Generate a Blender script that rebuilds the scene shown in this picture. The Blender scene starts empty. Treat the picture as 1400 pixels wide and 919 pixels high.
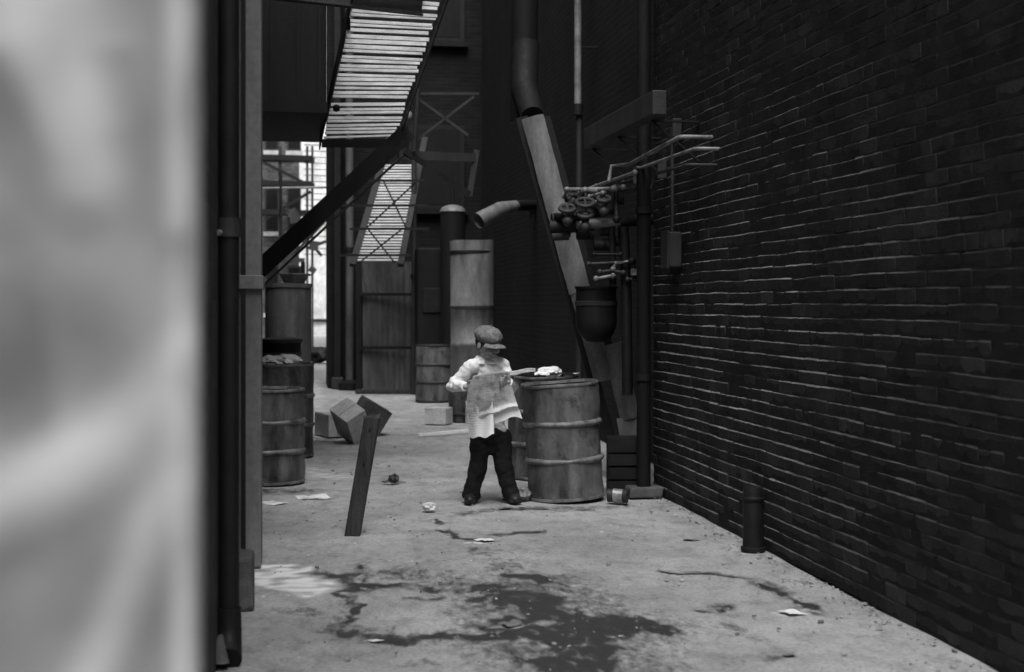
import bpy, bmesh, math, random
from mathutils import Vector, Matrix, noise
random.seed(7)
R = math.radians
scene = bpy.context.scene
COL = scene.collection
# ------------------------------------------------------------------ camera frame
F = 1850.0; VX = 400.0; VY = 415.0; CH = 1.5
TH = math.atan((700 - VX) / F)
FW = Vector((math.sin(TH), math.cos(TH), 0)); RT = Vector((math.cos(TH), -math.sin(TH), 0)); UP = Vector((0, 0, 1))
CAM = Vector((0, 0, CH))
def P(u, v, d): return CAM + d * (FW + (u - 700) / F * RT + (VY - v) / F * UP)
def G(u, v):
    p = P(u, v, CH * F / (v - VY)); p.z = 0; return p
def V(*a): return Vector(a)

# ------------------------------------------------------------------ mesh helpers
class MB:
    def __init__(s): s.v = []; s.f = []
    def add(s, vs, fs):
        o = len(s.v); s.v += [Vector(x) for x in vs]; s.f += [[i + o for i in f] for f in fs]
        return s
    def box(s, c, sz, rot=None, j=0.0):
        c = Vector(c); vs = []
        for x in (-.5, .5):
            for y in (-.5, .5):
                for z in (-.5, .5):
                    p = Vector((x * sz[0], y * sz[1], z * sz[2]))
                    if j: p += Vector((random.uniform(-j, j), random.uniform(-j, j), random.uniform(-j, j)))
                    if rot: p = rot @ p
                    vs.append(c + p)
        return s.add(vs, [(0, 1, 3, 2), (4, 6, 7, 5), (0, 4, 5, 1), (2, 3, 7, 6), (0, 2, 6, 4), (1, 5, 7, 3)])
    def boxr(s, a, b): # two corners
        a = Vector(a); b = Vector(b); return s.box((a + b) / 2, [abs(b[i] - a[i]) for i in range(3)])
    def bar(s, p0, p1, w, t, n=(0, 0, 1)):
        """box along p0-p1; w is its width across, t its thickness along n"""
        p0 = Vector(p0); p1 = Vector(p1); d = p1 - p0; L = d.length; x = d.normalized()
        n = Vector(n); z = (n - n.dot(x) * x)
        if z.length < 1e-5: z = x.orthogonal()
        z.normalize(); y = z.cross(x)
        rot = Matrix((x, y, z)).transposed()
        return s.box((p0 + p1) / 2, (L, w, t), rot)
    def tube(s, pts, r, seg=12, cap=True):
        pts = [Vector(p) for p in pts]; n = len(pts)
        rr = r if isinstance(r, (list, tuple)) else [r] * n
        rings = []; prev = None
        for i, p in enumerate(pts):
            if i == 0: t = pts[1] - p
            elif i == n - 1: t = p - pts[i - 1]
            else: t = (pts[i + 1] - p).normalized() + (p - pts[i - 1]).normalized()
            t.normalize()
            a = prev - prev.dot(t) * t if prev else t.orthogonal()
            if a.length < 1e-6: a = t.orthogonal()
            a.normalize(); prev = a; b = t.cross(a)
            rings.append([p + rr[i] * (math.cos(k * 2 * math.pi / seg) * a + math.sin(k * 2 * math.pi / seg) * b) for k in range(seg)])
        vs = [q for g in rings for q in g]; fs = []
        for i in range(n - 1):
            for k in range(seg):
                k2 = (k + 1) % seg
                fs.append((i * seg + k, i * seg + k2, (i + 1) * seg + k2, (i + 1) * seg + k))
        if cap:
            fs.append(tuple(reversed(range(seg)))); fs.append(tuple((n - 1) * seg + k for k in range(seg)))
        return s.add(vs, fs)
    def lathe(s, prof, seg=40, c=(0, 0, 0)):
        c = Vector(c); vs = []; fs = []; n = len(prof)
        for (r, z) in prof:
            for k in range(seg):
                a = 2 * math.pi * k / seg; vs.append(c + Vector((r * math.cos(a), r * math.sin(a), z)))
        for i in range(n - 1):
            for k in range(seg):
                k2 = (k + 1) % seg
                fs.append((i * seg + k, i * seg + k2, (i + 1) * seg + k2, (i + 1) * seg + k))
        return s.add(vs, fs)
    def grid(s, fn, nu, nv):
        vs = [fn(i / nu, j / nv) for j in range(nv + 1) for i in range(nu + 1)]
        fs = [(j * (nu + 1) + i, j * (nu + 1) + i + 1, (j + 1) * (nu + 1) + i + 1, (j + 1) * (nu + 1) + i) for j in range(nv) for i in range(nu)]
        return s.add(vs, fs)
    def ball(s, c, r, sub=3, rot=None):
        bm = bmesh.new(); bmesh.ops.create_icosphere(bm, subdivisions=sub, radius=1)
        bm.verts.index_update(); c = Vector(c); rad = r if isinstance(r, (tuple, list)) else (r, r, r)
        vs = []
        for v in bm.verts:
            p = Vector((v.co.x * rad[0], v.co.y * rad[1], v.co.z * rad[2]))
            if rot: p = rot @ p
            vs.append(c + p)
        fs = [[v.index for v in f.verts] for f in bm.faces]; bm.free()
        return s.add(vs, fs)
    def warp(s, amp, sc, seed=0):
        o = Vector((seed * 7.3, seed * 3.1, seed * 1.7))
        for p in s.v:
            d = noise.noise_vector(p * sc + o); p += d * amp
        return s
    def build(s, name, mat, parent=None, smooth=False, bevel=0, world=False):
        me = bpy.data.meshes.new(name)
        vs = s.v
        if world and parent is not None:
            inv = rootmat(parent).inverted(); vs = [inv @ p for p in vs]
        me.from_pydata([tuple(p) for p in vs], [], s.f); me.update()
        bm = bmesh.new(); bm.from_mesh(me); bmesh.ops.recalc_face_normals(bm, faces=bm.faces); bm.to_mesh(me); bm.free()
        me.materials.append(mat)
        if smooth:
            for p in me.polygons: p.use_smooth = True
        o = bpy.data.objects.new(name, me); COL.objects.link(o)
        if parent is not None: o.parent = parent
        if bevel:
            b = o.modifiers.new('bevel', 'BEVEL'); b.width = bevel; b.segments = 2; b.limit_method = 'ANGLE'; b.angle_limit = R(40)
        elif smooth:
            b = o.modifiers.new('split', 'EDGE_SPLIT'); b.split_angle = R(50)
        return o
def rootmat(o):
    m = Matrix.LocRotScale(o.location, o.rotation_euler, o.scale)
    return rootmat(o.parent) @ m if o.parent else m
def tag(o, label=None, cat=None, group=None, kind=None):
    if label: o['label'] = label
    if cat: o['category'] = cat
    if group: o['group'] = group
    if kind: o['kind'] = kind
    return o
def thing(name, label, cat, loc=(0, 0, 0), rot=(0, 0, 0), group=None):
    o = bpy.data.objects.new(name, None); COL.objects.link(o); o.empty_display_size = .1
    o.location = loc; o.rotation_euler = rot
    return tag(o, label, cat, group)
def dup(root, loc, rot, label, group=None):
    r = root.copy(); COL.objects.link(r); r.location = loc; r.rotation_euler = rot; r['label'] = label
    if group: r['group'] = group
    for ch in [c for c in COL.objects if c.parent == root]:
        c = ch.copy(); COL.objects.link(c); c.parent = r
        for g in [x for x in COL.objects if x.parent == ch]:
            d = g.copy(); COL.objects.link(d); d.parent = c
    return r

# ------------------------------------------------------------------ materials (all grey: the photograph is black and white)
def nodes(name):
    m = bpy.data.materials.new(name); m.use_nodes = True
    nt = m.node_tree; nt.nodes.clear()
    out = nt.nodes.new('ShaderNodeOutputMaterial'); b = nt.nodes.new('ShaderNodeBsdfPrincipled')
    nt.links.new(b.outputs[0], out.inputs[0]); return m, nt, b
def ramp(nt, stops):
    r = nt.nodes.new('ShaderNodeValToRGB'); e = r.color_ramp.elements
    while len(e) < len(stops): e.new(.5)
    for k, (p, c) in enumerate(stops): e[k].position = p; e[k].color = (c, c, c, 1)
    return r
def noisen(nt, scale, detail=6, rough=.6, stretch=None, coord='Object'):
    tc = nt.nodes.new('ShaderNodeTexCoord'); mp = nt.nodes.new('ShaderNodeMapping')
    nt.links.new(tc.outputs[coord], mp.inputs[0])
    if stretch: mp.inputs['Scale'].default_value = stretch
    n = nt.nodes.new('ShaderNodeTexNoise'); n.inputs['Scale'].default_value = scale
    n.inputs['Detail'].default_value = detail; n.inputs['Roughness'].default_value = rough
    nt.links.new(mp.outputs[0], n.inputs['Vector']); return n
def surf(name, lo, hi, rough=.7, scale=6, stretch=None, bump=.2, bscale=60, metal=0, spec=.3, a=.35, b=.65):
    m, nt, bs = nodes(name)
    n = noisen(nt, scale, 8, .65, stretch); r = ramp(nt, [(a, lo), (b, hi)])
    nt.links.new(n.outputs['Fac'], r.inputs[0])
    n2 = noisen(nt, scale * 9, 4, .7); r2 = ramp(nt, [(.3, .72), (.7, 1.15)])
    nt.links.new(n2.outputs['Fac'], r2.inputs[0])
    mx = nt.nodes.new('ShaderNodeMixRGB'); mx.blend_type = 'MULTIPLY'; mx.inputs[0].default_value = .8
    nt.links.new(r.outputs[0], mx.inputs[1]); nt.links.new(r2.outputs[0], mx.inputs[2])
    nt.links.new(mx.outputs[0], bs.inputs['Base Color'])
    rr = ramp(nt, [(.3, max(0, rough - .12)), (.7, min(1, rough + .12))]); nt.links.new(n2.outputs['Fac'], rr.inputs[0])
    nt.links.new(rr.outputs[0], bs.inputs['Roughness'])
    bs.inputs['Metallic'].default_value = metal; bs.inputs['Specular IOR Level'].default_value = spec
    if bump:
        n3 = noisen(nt, bscale, 5, .6); bp = nt.nodes.new('ShaderNodeBump'); bp.inputs['Strength'].default_value = bump
        bp.inputs['Distance'].default_value = .01
        nt.links.new(n3.outputs['Fac'], bp.inputs['Height']); nt.links.new(bp.outputs[0], bs.inputs['Normal'])
    return m
def brickmat(name, axis, lo, hi, mortar, rough=.85, spec=.2):
    m, nt, bs = nodes(name)
    tc = nt.nodes.new('ShaderNodeTexCoord'); sp = nt.nodes.new('ShaderNodeSeparateXYZ'); cb = nt.nodes.new('ShaderNodeCombineXYZ')
    nt.links.new(tc.outputs['Object'], sp.inputs[0])
    nt.links.new(sp.outputs['Y' if axis == 'x' else 'X'], cb.inputs[0]); nt.links.new(sp.outputs['Z'], cb.inputs[1])
    bt = nt.nodes.new('ShaderNodeTexBrick'); nt.links.new(cb.outputs[0], bt.inputs[0])
    bt.inputs['Scale'].default_value = 1; bt.inputs['Brick Width'].default_value = .21; bt.inputs['Row Height'].default_value = .072
    bt.inputs['Mortar Size'].default_value = .008; bt.inputs['Mortar Smooth'].default_value = .3
    for k, c in (('Color1', lo), ('Color2', hi), ('Mortar', mortar)): bt.inputs[k].default_value = (c, c, c, 1)
    n = noisen(nt, 1.3, 8, .7); r = ramp(nt, [(.3, .45), (.7, 1.3)]); nt.links.new(n.outputs['Fac'], r.inputs[0])
    mx = nt.nodes.new('ShaderNodeMixRGB'); mx.blend_type = 'MULTIPLY'; mx.inputs[0].default_value = 1
    nt.links.new(bt.outputs[0], mx.inputs[1]); nt.links.new(r.outputs[0], mx.inputs[2]); nt.links.new(mx.outputs[0], bs.inputs['Base Color'])
    bp = nt.nodes.new('ShaderNodeBump'); bp.inputs['Strength'].default_value = .6; bp.inputs['Distance'].default_value = .01; bp.invert = True
    nt.links.new(bt.outputs['Fac'], bp.inputs['Height']); nt.links.new(bp.outputs[0], bs.inputs['Normal'])
    bs.inputs['Roughness'].default_value = rough; bs.inputs['Specular IOR Level'].default_value = spec
    return m
def scale_color(m, build):
    nt = m.node_tree; bs = [n for n in nt.nodes if n.type == 'BSDF_PRINCIPLED'][0]; old = bs.inputs['Base Color'].links[0].from_socket
    mx = nt.nodes.new('ShaderNodeMixRGB'); mx.blend_type = 'MULTIPLY'; mx.inputs[0].default_value = 1
    nt.links.new(old, mx.inputs[1]); nt.links.new(build(nt), mx.inputs[2]); nt.links.new(mx.outputs[0], bs.inputs['Base Color'])
M = {}
M['brick'] = surf('sooty_brick', .011, .032, .8, 3.5, None, .5, 70, spec=.25)
M['mortar'] = surf('mortar', .010, .022, .95, 5, None, .5, 120, spec=.1)
M['ledge'] = surf('lit_ledge', .022, .25, .95, 2.0, (1, .6, 2.5), .4, 90, spec=.1, a=.38, b=.64)  # brick tops coloured pale as if catching light from above
def highlight_zone(nt):   # painted highlight is strongest on the low middle of the wall
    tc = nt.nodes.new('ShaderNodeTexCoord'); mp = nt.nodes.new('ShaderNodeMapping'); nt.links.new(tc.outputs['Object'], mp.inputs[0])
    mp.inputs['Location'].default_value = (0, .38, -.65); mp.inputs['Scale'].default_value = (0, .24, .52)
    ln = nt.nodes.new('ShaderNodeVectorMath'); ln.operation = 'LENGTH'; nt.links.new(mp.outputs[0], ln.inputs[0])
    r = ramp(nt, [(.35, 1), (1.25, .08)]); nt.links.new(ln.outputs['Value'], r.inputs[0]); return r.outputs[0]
scale_color(M['ledge'], highlight_zone)
def tone(nt):
    a = nt.nodes.new('ShaderNodeAttribute'); a.attribute_name = 'tone'; return a.outputs['Fac']
scale_color(M['brick'], tone)
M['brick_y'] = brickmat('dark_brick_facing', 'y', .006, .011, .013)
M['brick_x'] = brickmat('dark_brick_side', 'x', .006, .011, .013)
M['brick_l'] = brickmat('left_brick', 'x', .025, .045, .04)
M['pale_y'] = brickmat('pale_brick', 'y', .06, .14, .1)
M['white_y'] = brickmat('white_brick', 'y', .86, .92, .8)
M['iron'] = surf('black_iron', .004, .01, .65, 8, None, .2, 80, spec=.3)
M['iron_g'] = surf('grey_iron', .018, .04, .6, 5, (1, 1, .3), .25, 60, spec=.35)
M['sheet'] = surf('sheet_iron', .045, .11, .6, 2.5, (2, 2, .5), .2, 25, spec=.35)
M['hous'] = surf('housing_sheet', .005, .01, .7, 2.5, (2, 2, .4), .2, 25, spec=.2)
M['flue'] = surf('galvanised_flue', .08, .2, .5, 3, (2, 2, .5), .2, 20, spec=.4)
M['chute'] = surf('chute_sheet', .1, .22, .55, 4, (2, 2, .5), .25, 30, spec=.4)
M['pipe_l'] = surf('pale_pipe', .1, .25, .45, 7, None, .25, 40, spec=.5)
M['slat'] = surf('weathered_slat', .28, .5, .7, 9, (.5, 2, 2), .2, 60, spec=.2)
M['slat2'] = surf('rear_slat', .4, .62, .7, 9, (.5, 2, 2), .2, 60, spec=.2)
M['drum_'] = surf('drum_paint', .035, .17, .55, 3.5, (1.6, 1.6, .45), .35, 30, spec=.4)
def drum_mat(name, lo, hi):
    m = surf(name, lo, hi, .55, 3.5, (1.6, 1.6, .45), .4, 22, spec=.4)
    def streak(nt):
        n = noisen(nt, 11, 6, .7, (1, 1, .09)); r = ramp(nt, [(.3, .75), (.55, 1.0), (.75, 1.2)]); nt.links.new(n.outputs['Fac'], r.inputs[0]); return r.outputs[0]
    def rust(nt):
        n = noisen(nt, 4.2, 8, .72, (1, 1, .8)); r = ramp(nt, [(.36, .3), (.47, 1), (.66, 1.1), (.72, 1.9)]); nt.links.new(n.outputs['Fac'], r.inputs[0]); return r.outputs[0]
    scale_color(m, streak); scale_color(m, rust); return m
M['drum'] = drum_mat('grey_drum_paint', .05, .17)
M['drum_d'] = drum_mat('rusty_drum_paint', .014, .12)
M['hoop'] = surf('worn_hoop', .07, .22, .45, 9, (1.5, 1.5, .8), .3, 50, spec=.5)
M['hoop_d'] = surf('rusty_hoop', .03, .2, .5, 9, None, .3, 50, spec=.5)
M['wood_d'] = surf('dark_wood', .02, .05, .75, 5, (6, 6, .6), .4, 40, spec=.25)
M['carton'] = surf('cardboard', .38, .56, .85, 5, None, .15, 50, spec=.15)
M['carton_d'] = surf('dark_cardboard', .06, .1, .85, 5, None, .15, 50, spec=.15)
M['paper'] = surf('paper', .55, .85, .8, 6, None, .3, 25, spec=.2)
M['stone'] = surf('stone', .06, .13, .9, 6, None, .5, 40, spec=.2)
M['pilas'] = surf('painted_pilaster', .11, .2, .7, 2.5, (2, 2, .4), .3, 30, spec=.3)
M['tin'] = surf('tin', .2, .5, .35, 8, None, .3, 30, metal=.4)
M['skin'] = surf('skin', .3, .38, .6, 8, None, .05, 80, spec=.3)
M['hair'] = surf('hair', .02, .04, .6, 40, (4, 4, 1), .3, 90)
M['eye'] = surf('eye', .02, .05, .3, 8, None, 0)
M['shirt'] = surf('pale_shirt', .72, .86, .9, 7, None, .35, 50, spec=.1)
M['trous'] = surf('dark_trousers', .012, .028, .9, 6, None, .35, 60, spec=.1)
M['paper2'] = surf('bright_paper', .8, .92, .8, 6, None, .3, 25, spec=.2)
M['collar'] = surf('white_collar', .85, .9, .9, 6, None, .2, 50, spec=.1)
M['cap'] = surf('tweed', .1, .24, .95, 45, None, .4, 120, spec=.1)
M['shoe'] = surf('shoe', .012, .03, .5, 8, None, .2, 50, spec=.4)

# ------------------------------------------------------------------ the ground
def smooth(x): x = max(0, min(1, x)); return x * x * (3 - 2 * x)
STAINS = [  # polyline in world metres from photo points, half width (m), strength
 ([(715, 815), (750, 835), (775, 870), (790, 905)], .26, 1.0), ([(735, 825), (800, 850), (889, 853)], .13, 1.0), ([(690, 850), (740, 840), (840, 862)], .14, .9),
 ([(469, 860), (560, 868), (653, 868), (700, 862)], .06, .9), ([(430, 782), (470, 786), (500, 780)], .05, .85), ([(500, 768), (478, 810), (466, 858)], .035, .9),
 ([(492, 801), (560, 797), (620, 802), (672, 799)], .05, .8), ([(560, 812), (610, 812)], .03, .5), ([(693, 783), (715, 788), (735, 793)], .06, .95),
 ([(606, 722), (622, 732), (660, 735)], .03, .9), ([(677, 728), (736, 724)], .04, .75), ([(905, 779), (970, 781), (1030, 787), (1045, 795)], .022, .9),
 ([(1040, 790), (1070, 805), (1103, 830)], .045, 1.1), ([(965, 830), (990, 824)], .035, .8), ([(1045, 893), (1070, 892)], .03, .7), ([(660, 750), (690, 770), (700, 800)], .12, .4),
 ([(560, 780), (700, 810), (760, 800)], .22, .42), ([(380, 830), (420, 835)], .06, .45), ([(590, 710), (605, 713)], .03, .7), ([(1150, 800), (1190, 818)], .05, .35),
 ([(630, 700), (690, 694), (760, 694), (850, 690)], .07, .55), ([(360, 672), (420, 668)], .1, .6), ([(530, 655), (545, 658)], .05, .8),
 ([(440, 603), (500, 604)], .14, .6), ([(960, 700), (1100, 790)], .06, .25), ([(1000, 850), (1040, 870)], .04, .4), ([(540, 900), (600, 905)], .05, .3)]
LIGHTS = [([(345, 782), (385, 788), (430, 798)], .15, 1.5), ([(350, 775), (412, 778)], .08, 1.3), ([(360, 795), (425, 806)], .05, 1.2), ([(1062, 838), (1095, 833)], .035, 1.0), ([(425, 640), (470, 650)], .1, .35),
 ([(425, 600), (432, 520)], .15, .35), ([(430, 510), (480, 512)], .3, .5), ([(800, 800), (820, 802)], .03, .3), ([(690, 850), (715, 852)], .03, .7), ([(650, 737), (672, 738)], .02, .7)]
def conv(L): return [([G(*q) for q in pl], w, s) for pl, w, s in L]
STAINS = conv(STAINS); LIGHTS = conv(LIGHTS)
BB = lambda pl, w: (min(q.x for q in pl) - 2 * w, max(q.x for q in pl) + 2 * w, min(q.y for q in pl) - 4 * w, max(q.y for q in pl) + 4 * w)
STAINS = [(pl, w, s, BB(pl, w)) for pl, w, s in STAINS]; LIGHTS = [(pl, w, s, BB(pl, w)) for pl, w, s in LIGHTS]
HALO = [(pl, w * 2.1, min(s, 1.0), (x0 - 2.5 * w, x1 + 2.5 * w, y0 - 5 * w, y1 + 5 * w)) for pl, w, s, (x0, x1, y0, y1) in STAINS]
def field(L, p):
    best = 0
    for pl, w, s, (x0, x1, y0, y1) in L:
        if not (x0 < p.x < x1 and y0 < p.y < y1): continue
        dm = 9
        for a, b in zip(pl[:-1], pl[1:]):
            ab = b - a; t = max(0, min(1, (p - a).dot(ab) / max(1e-6, ab.length_squared)))
            q = p - (a + t * ab); dm = min(dm, math.hypot(q.x, q.y * .62))
        best = max(best, s * smooth(1.35 - dm / w))
    return best
def lines(stops):
    out = []
    for a, b, n in stops: out += [a + (b - a) * i / n for i in range(n)]
    out.append(stops[-1][1]); return out
xs = lines([(-300, -20, 6), (-20, -1.4, 8), (-1.4, 3.6, 230), (3.6, 20, 8), (20, 300, 6)])
ys = lines([(-60, 3.6, 14), (3.6, 12.5, 360), (12.5, 26, 130), (26, 70, 30), (70, 400, 8)])
gv = []; ga = []; gl = []
for y in ys:
    for x in xs:
        p = Vector((x, y, 0)); z = 0; w = 0; l = 0
        if -1.5 < x < 3.7 and 3.5 < y < 30:
            z = .012 * noise.noise(Vector((x * 1.1, y * .8, 1))) + .005 * noise.noise(Vector((x * 5, y * 5, 3)))
            q = p + .10 * noise.noise_vector(Vector((x * 3, y * 2, 0))) + .07 * noise.noise_vector(Vector((x * 10, y * 6, 4))) + .03 * noise.noise_vector(Vector((x * 25, y * 15, 6)))
            q.z = 0
            sp = noise.noise(Vector((x * 16, y * 9, 9)))
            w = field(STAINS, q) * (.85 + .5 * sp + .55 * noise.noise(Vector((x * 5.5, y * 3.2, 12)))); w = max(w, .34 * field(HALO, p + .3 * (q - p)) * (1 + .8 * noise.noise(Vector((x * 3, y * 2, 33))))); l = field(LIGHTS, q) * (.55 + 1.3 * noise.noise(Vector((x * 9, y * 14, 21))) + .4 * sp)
            z -= .012
        gv.append((x, y, z)); ga.append(max(0, min(1, w))); gl.append(max(0, min(1, l)))
nx = len(xs)
gf = [(j * nx + i, j * nx + i + 1, (j + 1) * nx + i + 1, (j + 1) * nx + i) for j in range(len(ys) - 1) for i in range(nx - 1)]
me = bpy.data.meshes.new('ground'); me.from_pydata(gv, [], gf)
at = me.attributes.new('wet', 'FLOAT', 'POINT'); at.data.foreach_set('value', ga)
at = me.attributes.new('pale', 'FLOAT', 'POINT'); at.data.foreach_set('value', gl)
for p in me.polygons: p.use_smooth = True
m, nt, bs = nodes('alley_concrete')
L = nt.links.new
n1 = noisen(nt, .9, 9, .62); r1 = ramp(nt, [(.25, .2), (.75, .43)]); L(n1.outputs['Fac'], r1.inputs[0])
n2 = noisen(nt, 7, 8, .75, (1, .6, 1)); r2 = ramp(nt, [(.28, .55), (.5, 1.0), (.75, 1.15)]); L(n2.outputs['Fac'], r2.inputs[0])
n3 = noisen(nt, 55, 5, .75); r3 = ramp(nt, [(.3, .6), (.48, 1.0), (.72, 1.25)]); L(n3.outputs['Fac'], r3.inputs[0])
def mul(a, b, f=1):
    x = nt.nodes.new('ShaderNodeMixRGB'); x.blend_type = 'MULTIPLY'; x.inputs[0].default_value = f; L(a, x.inputs[1]); L(b, x.inputs[2]); return x.outputs[0]
c = mul(mul(r1.outputs[0], r2.outputs[0]), r3.outputs[0])
aw = nt.nodes.new('ShaderNodeAttribute'); aw.attribute_name = 'wet'
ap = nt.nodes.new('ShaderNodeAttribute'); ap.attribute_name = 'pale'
n4 = noisen(nt, 22, 9, .75, (1, .5, 1))
ad = nt.nodes.new('ShaderNodeMath'); ad.operation = 'MULTIPLY_ADD'; L(n4.outputs['Fac'], ad.inputs[0]); ad.inputs[1].default_value = 2.2; ad.inputs[2].default_value = -1.1
sm = nt.nodes.new('ShaderNodeMath'); sm.operation = 'ADD'; L(aw.outputs['Fac'], sm.inputs[0]); L(ad.outputs[0], sm.inputs[1])
gate = nt.nodes.new('ShaderNodeMath'); gate.operation = 'MULTIPLY'; L(sm.outputs[0], gate.inputs[0])
gr = ramp(nt, [(.02, 0), (.2, 1)]); L(aw.outputs['Fac'], gr.inputs[0]); L(gr.outputs[0], gate.inputs[1])
rw = ramp(nt, [(.12, 0), (.7, 1)]); L(gate.outputs[0], rw.inputs[0])
mx = nt.nodes.new('ShaderNodeMixRGB'); L(rw.outputs[0], mx.inputs[0]); L(c, mx.inputs[1]); mx.inputs[2].default_value = (.045, .045, .045, 1)
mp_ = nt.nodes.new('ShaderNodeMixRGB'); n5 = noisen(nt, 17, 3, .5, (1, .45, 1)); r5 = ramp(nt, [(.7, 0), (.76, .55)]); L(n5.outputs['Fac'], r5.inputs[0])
n6 = noisen(nt, 11, 4, .6, (1, .4, 1)); r6 = ramp(nt, [(.27, .6), (.34, 0)]); L(n6.outputs['Fac'], r6.inputs[0])
mxd = nt.nodes.new('ShaderNodeMixRGB'); L(r6.outputs[0], mxd.inputs[0]); L(mx.outputs[0], mxd.inputs[1]); mxd.inputs[2].default_value = (.1, .1, .1, 1); mx = mxd
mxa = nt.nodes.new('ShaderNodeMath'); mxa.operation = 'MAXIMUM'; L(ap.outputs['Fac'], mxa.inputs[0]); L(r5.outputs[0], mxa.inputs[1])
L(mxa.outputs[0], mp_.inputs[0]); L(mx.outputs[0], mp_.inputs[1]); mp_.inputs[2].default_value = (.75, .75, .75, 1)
L(mp_.outputs[0], bs.inputs['Base Color'])
rr = ramp(nt, [(0, .85), (1, .3)]); L(rw.outputs[0], rr.inputs[0]); L(rr.outputs[0], bs.inputs['Roughness'])
bs.inputs['Specular IOR Level'].default_value = .25
bp = nt.nodes.new('ShaderNodeBump'); bp.inputs['Strength'].default_value = .45; bp.inputs['Distance'].default_value = .012
L(n3.outputs['Fac'], bp.inputs['Height']); bp2 = nt.nodes.new('ShaderNodeBump'); bp2.inputs['Strength'].default_value = .4; bp2.inputs['Distance'].default_value = .03
L(n2.outputs['Fac'], bp2.inputs['Height']); L(bp.outputs[0], bp2.inputs['Normal']); L(bp2.outputs[0], bs.inputs['Normal'])
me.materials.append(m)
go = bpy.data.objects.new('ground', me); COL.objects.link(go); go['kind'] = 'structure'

gm = surf('grit_chips', .06, .5, .9, 3, None, .2, 50, spec=.1)
mb = MB()
for k in range(620):
    if k < 240: y = random.uniform(4.2, 10.4); x = 2.83 - abs(random.gauss(0, .11))
    else: y = random.uniform(4.5, 15); x = random.uniform(-.1, 2.8)
    r_ = random.choice([.003, .003, .004, .004, .005, .006, .009])
    mb.box((x, y, -.004 + r_ * .3), (r_ * random.uniform(1.2, 3), r_ * random.uniform(1, 2.4), r_), Matrix.Rotation(random.uniform(0, 3), 3, 'Z') @ Matrix.Rotation(random.uniform(-.4, .4), 3, 'X'), r_ * .3)
o = mb.build('grit', gm); tag(o, 'scattered grit and tiny scraps on the alley concrete, thickest along the brick wall', 'grit', kind='stuff')
# ------------------------------------------------------------------ right brick building: every brick modelled
WX = 2.85; WY1 = 10.5
rb = thing('brick_building', 'sooty dark brick building with eroded mortar filling the right side', 'building', (WX, WY1, 0))
mb = MB(); rowh = .075; LEDGE = set(); TONE = []
for r in range(int(5.2 / rowh)):
    z0 = r * rowh; hdr = (r % 6 == 5); bl = .105 if hdr else .21
    y = WY1 - (bl * .5 if r % 2 else 0)
    cz = 0
    if r % 2: mb_y = WY1
    segs = []
    if r % 2: segs.append((WY1 - bl * .5 + .004, WY1))
    while y > 1.0: segs.append((y - bl + .004, y)); y -= bl
    for a, b in segs:
        g = noise.noise(Vector((a * .6, z0 * 2.5, 7)))
        pr = .007 + random.uniform(-.0035, .0035) + .005 * g
        if random.random() < .05: pr -= random.uniform(.002, .006)
        zz = z0
        top = zz + rowh - .001
        ns = max(1, int(round((b - a) / .05)))
        ch = .003; lw = .009 + .006 * noise.noise(Vector((a * 2, z0 * 30, 5)))
        front = []; vs = []; fs = []
        for k in range(ns + 1):
            yy = a + (b - a) * k / ns; wob = .007 * noise.noise(Vector((yy * 1.1, z0 * 2.2, 0))) + .004 * noise.noise(Vector((yy * 3.7, z0 * 13, 4)))
            e = noise.noise(Vector((yy * 14, z0 * 40, 2))) * .004; e2 = noise.noise(Vector((yy * 14, z0 * 40, 8))) * .004
            ins = ch if k in (0, ns) else 0
            x = WX - max(.001, pr) + e * .8 + ins * .4
            vs += [(WX + .02, yy, top + e + wob), (x + lw * .8, yy, top + e + wob), (x, yy, top - lw + e + wob), (x + lw * .85, yy, zz + ch + e2 + wob), (x + lw * .85 + ch, yy, zz + e2 - .003 + wob), (WX + .02, yy, zz + e2 + wob)]
        for k in range(ns):
            for q in range(5):
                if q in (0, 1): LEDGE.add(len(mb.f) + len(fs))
                fs.append((k * 6 + q, k * 6 + q + 1, (k + 1) * 6 + q + 1, (k + 1) * 6 + q))
        fs.append(tuple(range(6))); fs.append(tuple(ns * 6 + q for q in reversed(range(6))))
        mb.add(vs, fs); TONE += [random.choice([.7, .85, 1, 1, 1, 1.1, 1.35]) * random.uniform(.85, 1.15)] * len(vs)
bw_ = mb.build('wall', M['brick'], rb, world=True)
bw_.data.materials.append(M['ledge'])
bw_.data.attributes.new('tone', 'FLOAT', 'POINT').data.foreach_set('value', TONE)
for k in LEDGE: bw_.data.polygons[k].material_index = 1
MB().boxr((WX - .001, -1, 0), (7, WY1 - .012, 5.2)).build('mortar_bed', M['mortar'], rb, world=True)
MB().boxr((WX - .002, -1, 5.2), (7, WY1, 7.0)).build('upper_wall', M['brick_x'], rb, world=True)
MB().boxr((WX - .06, -1, 7.0), (7.05, WY1 + .05, 7.15)).build('coping', M['stone'], rb, world=True)

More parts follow.
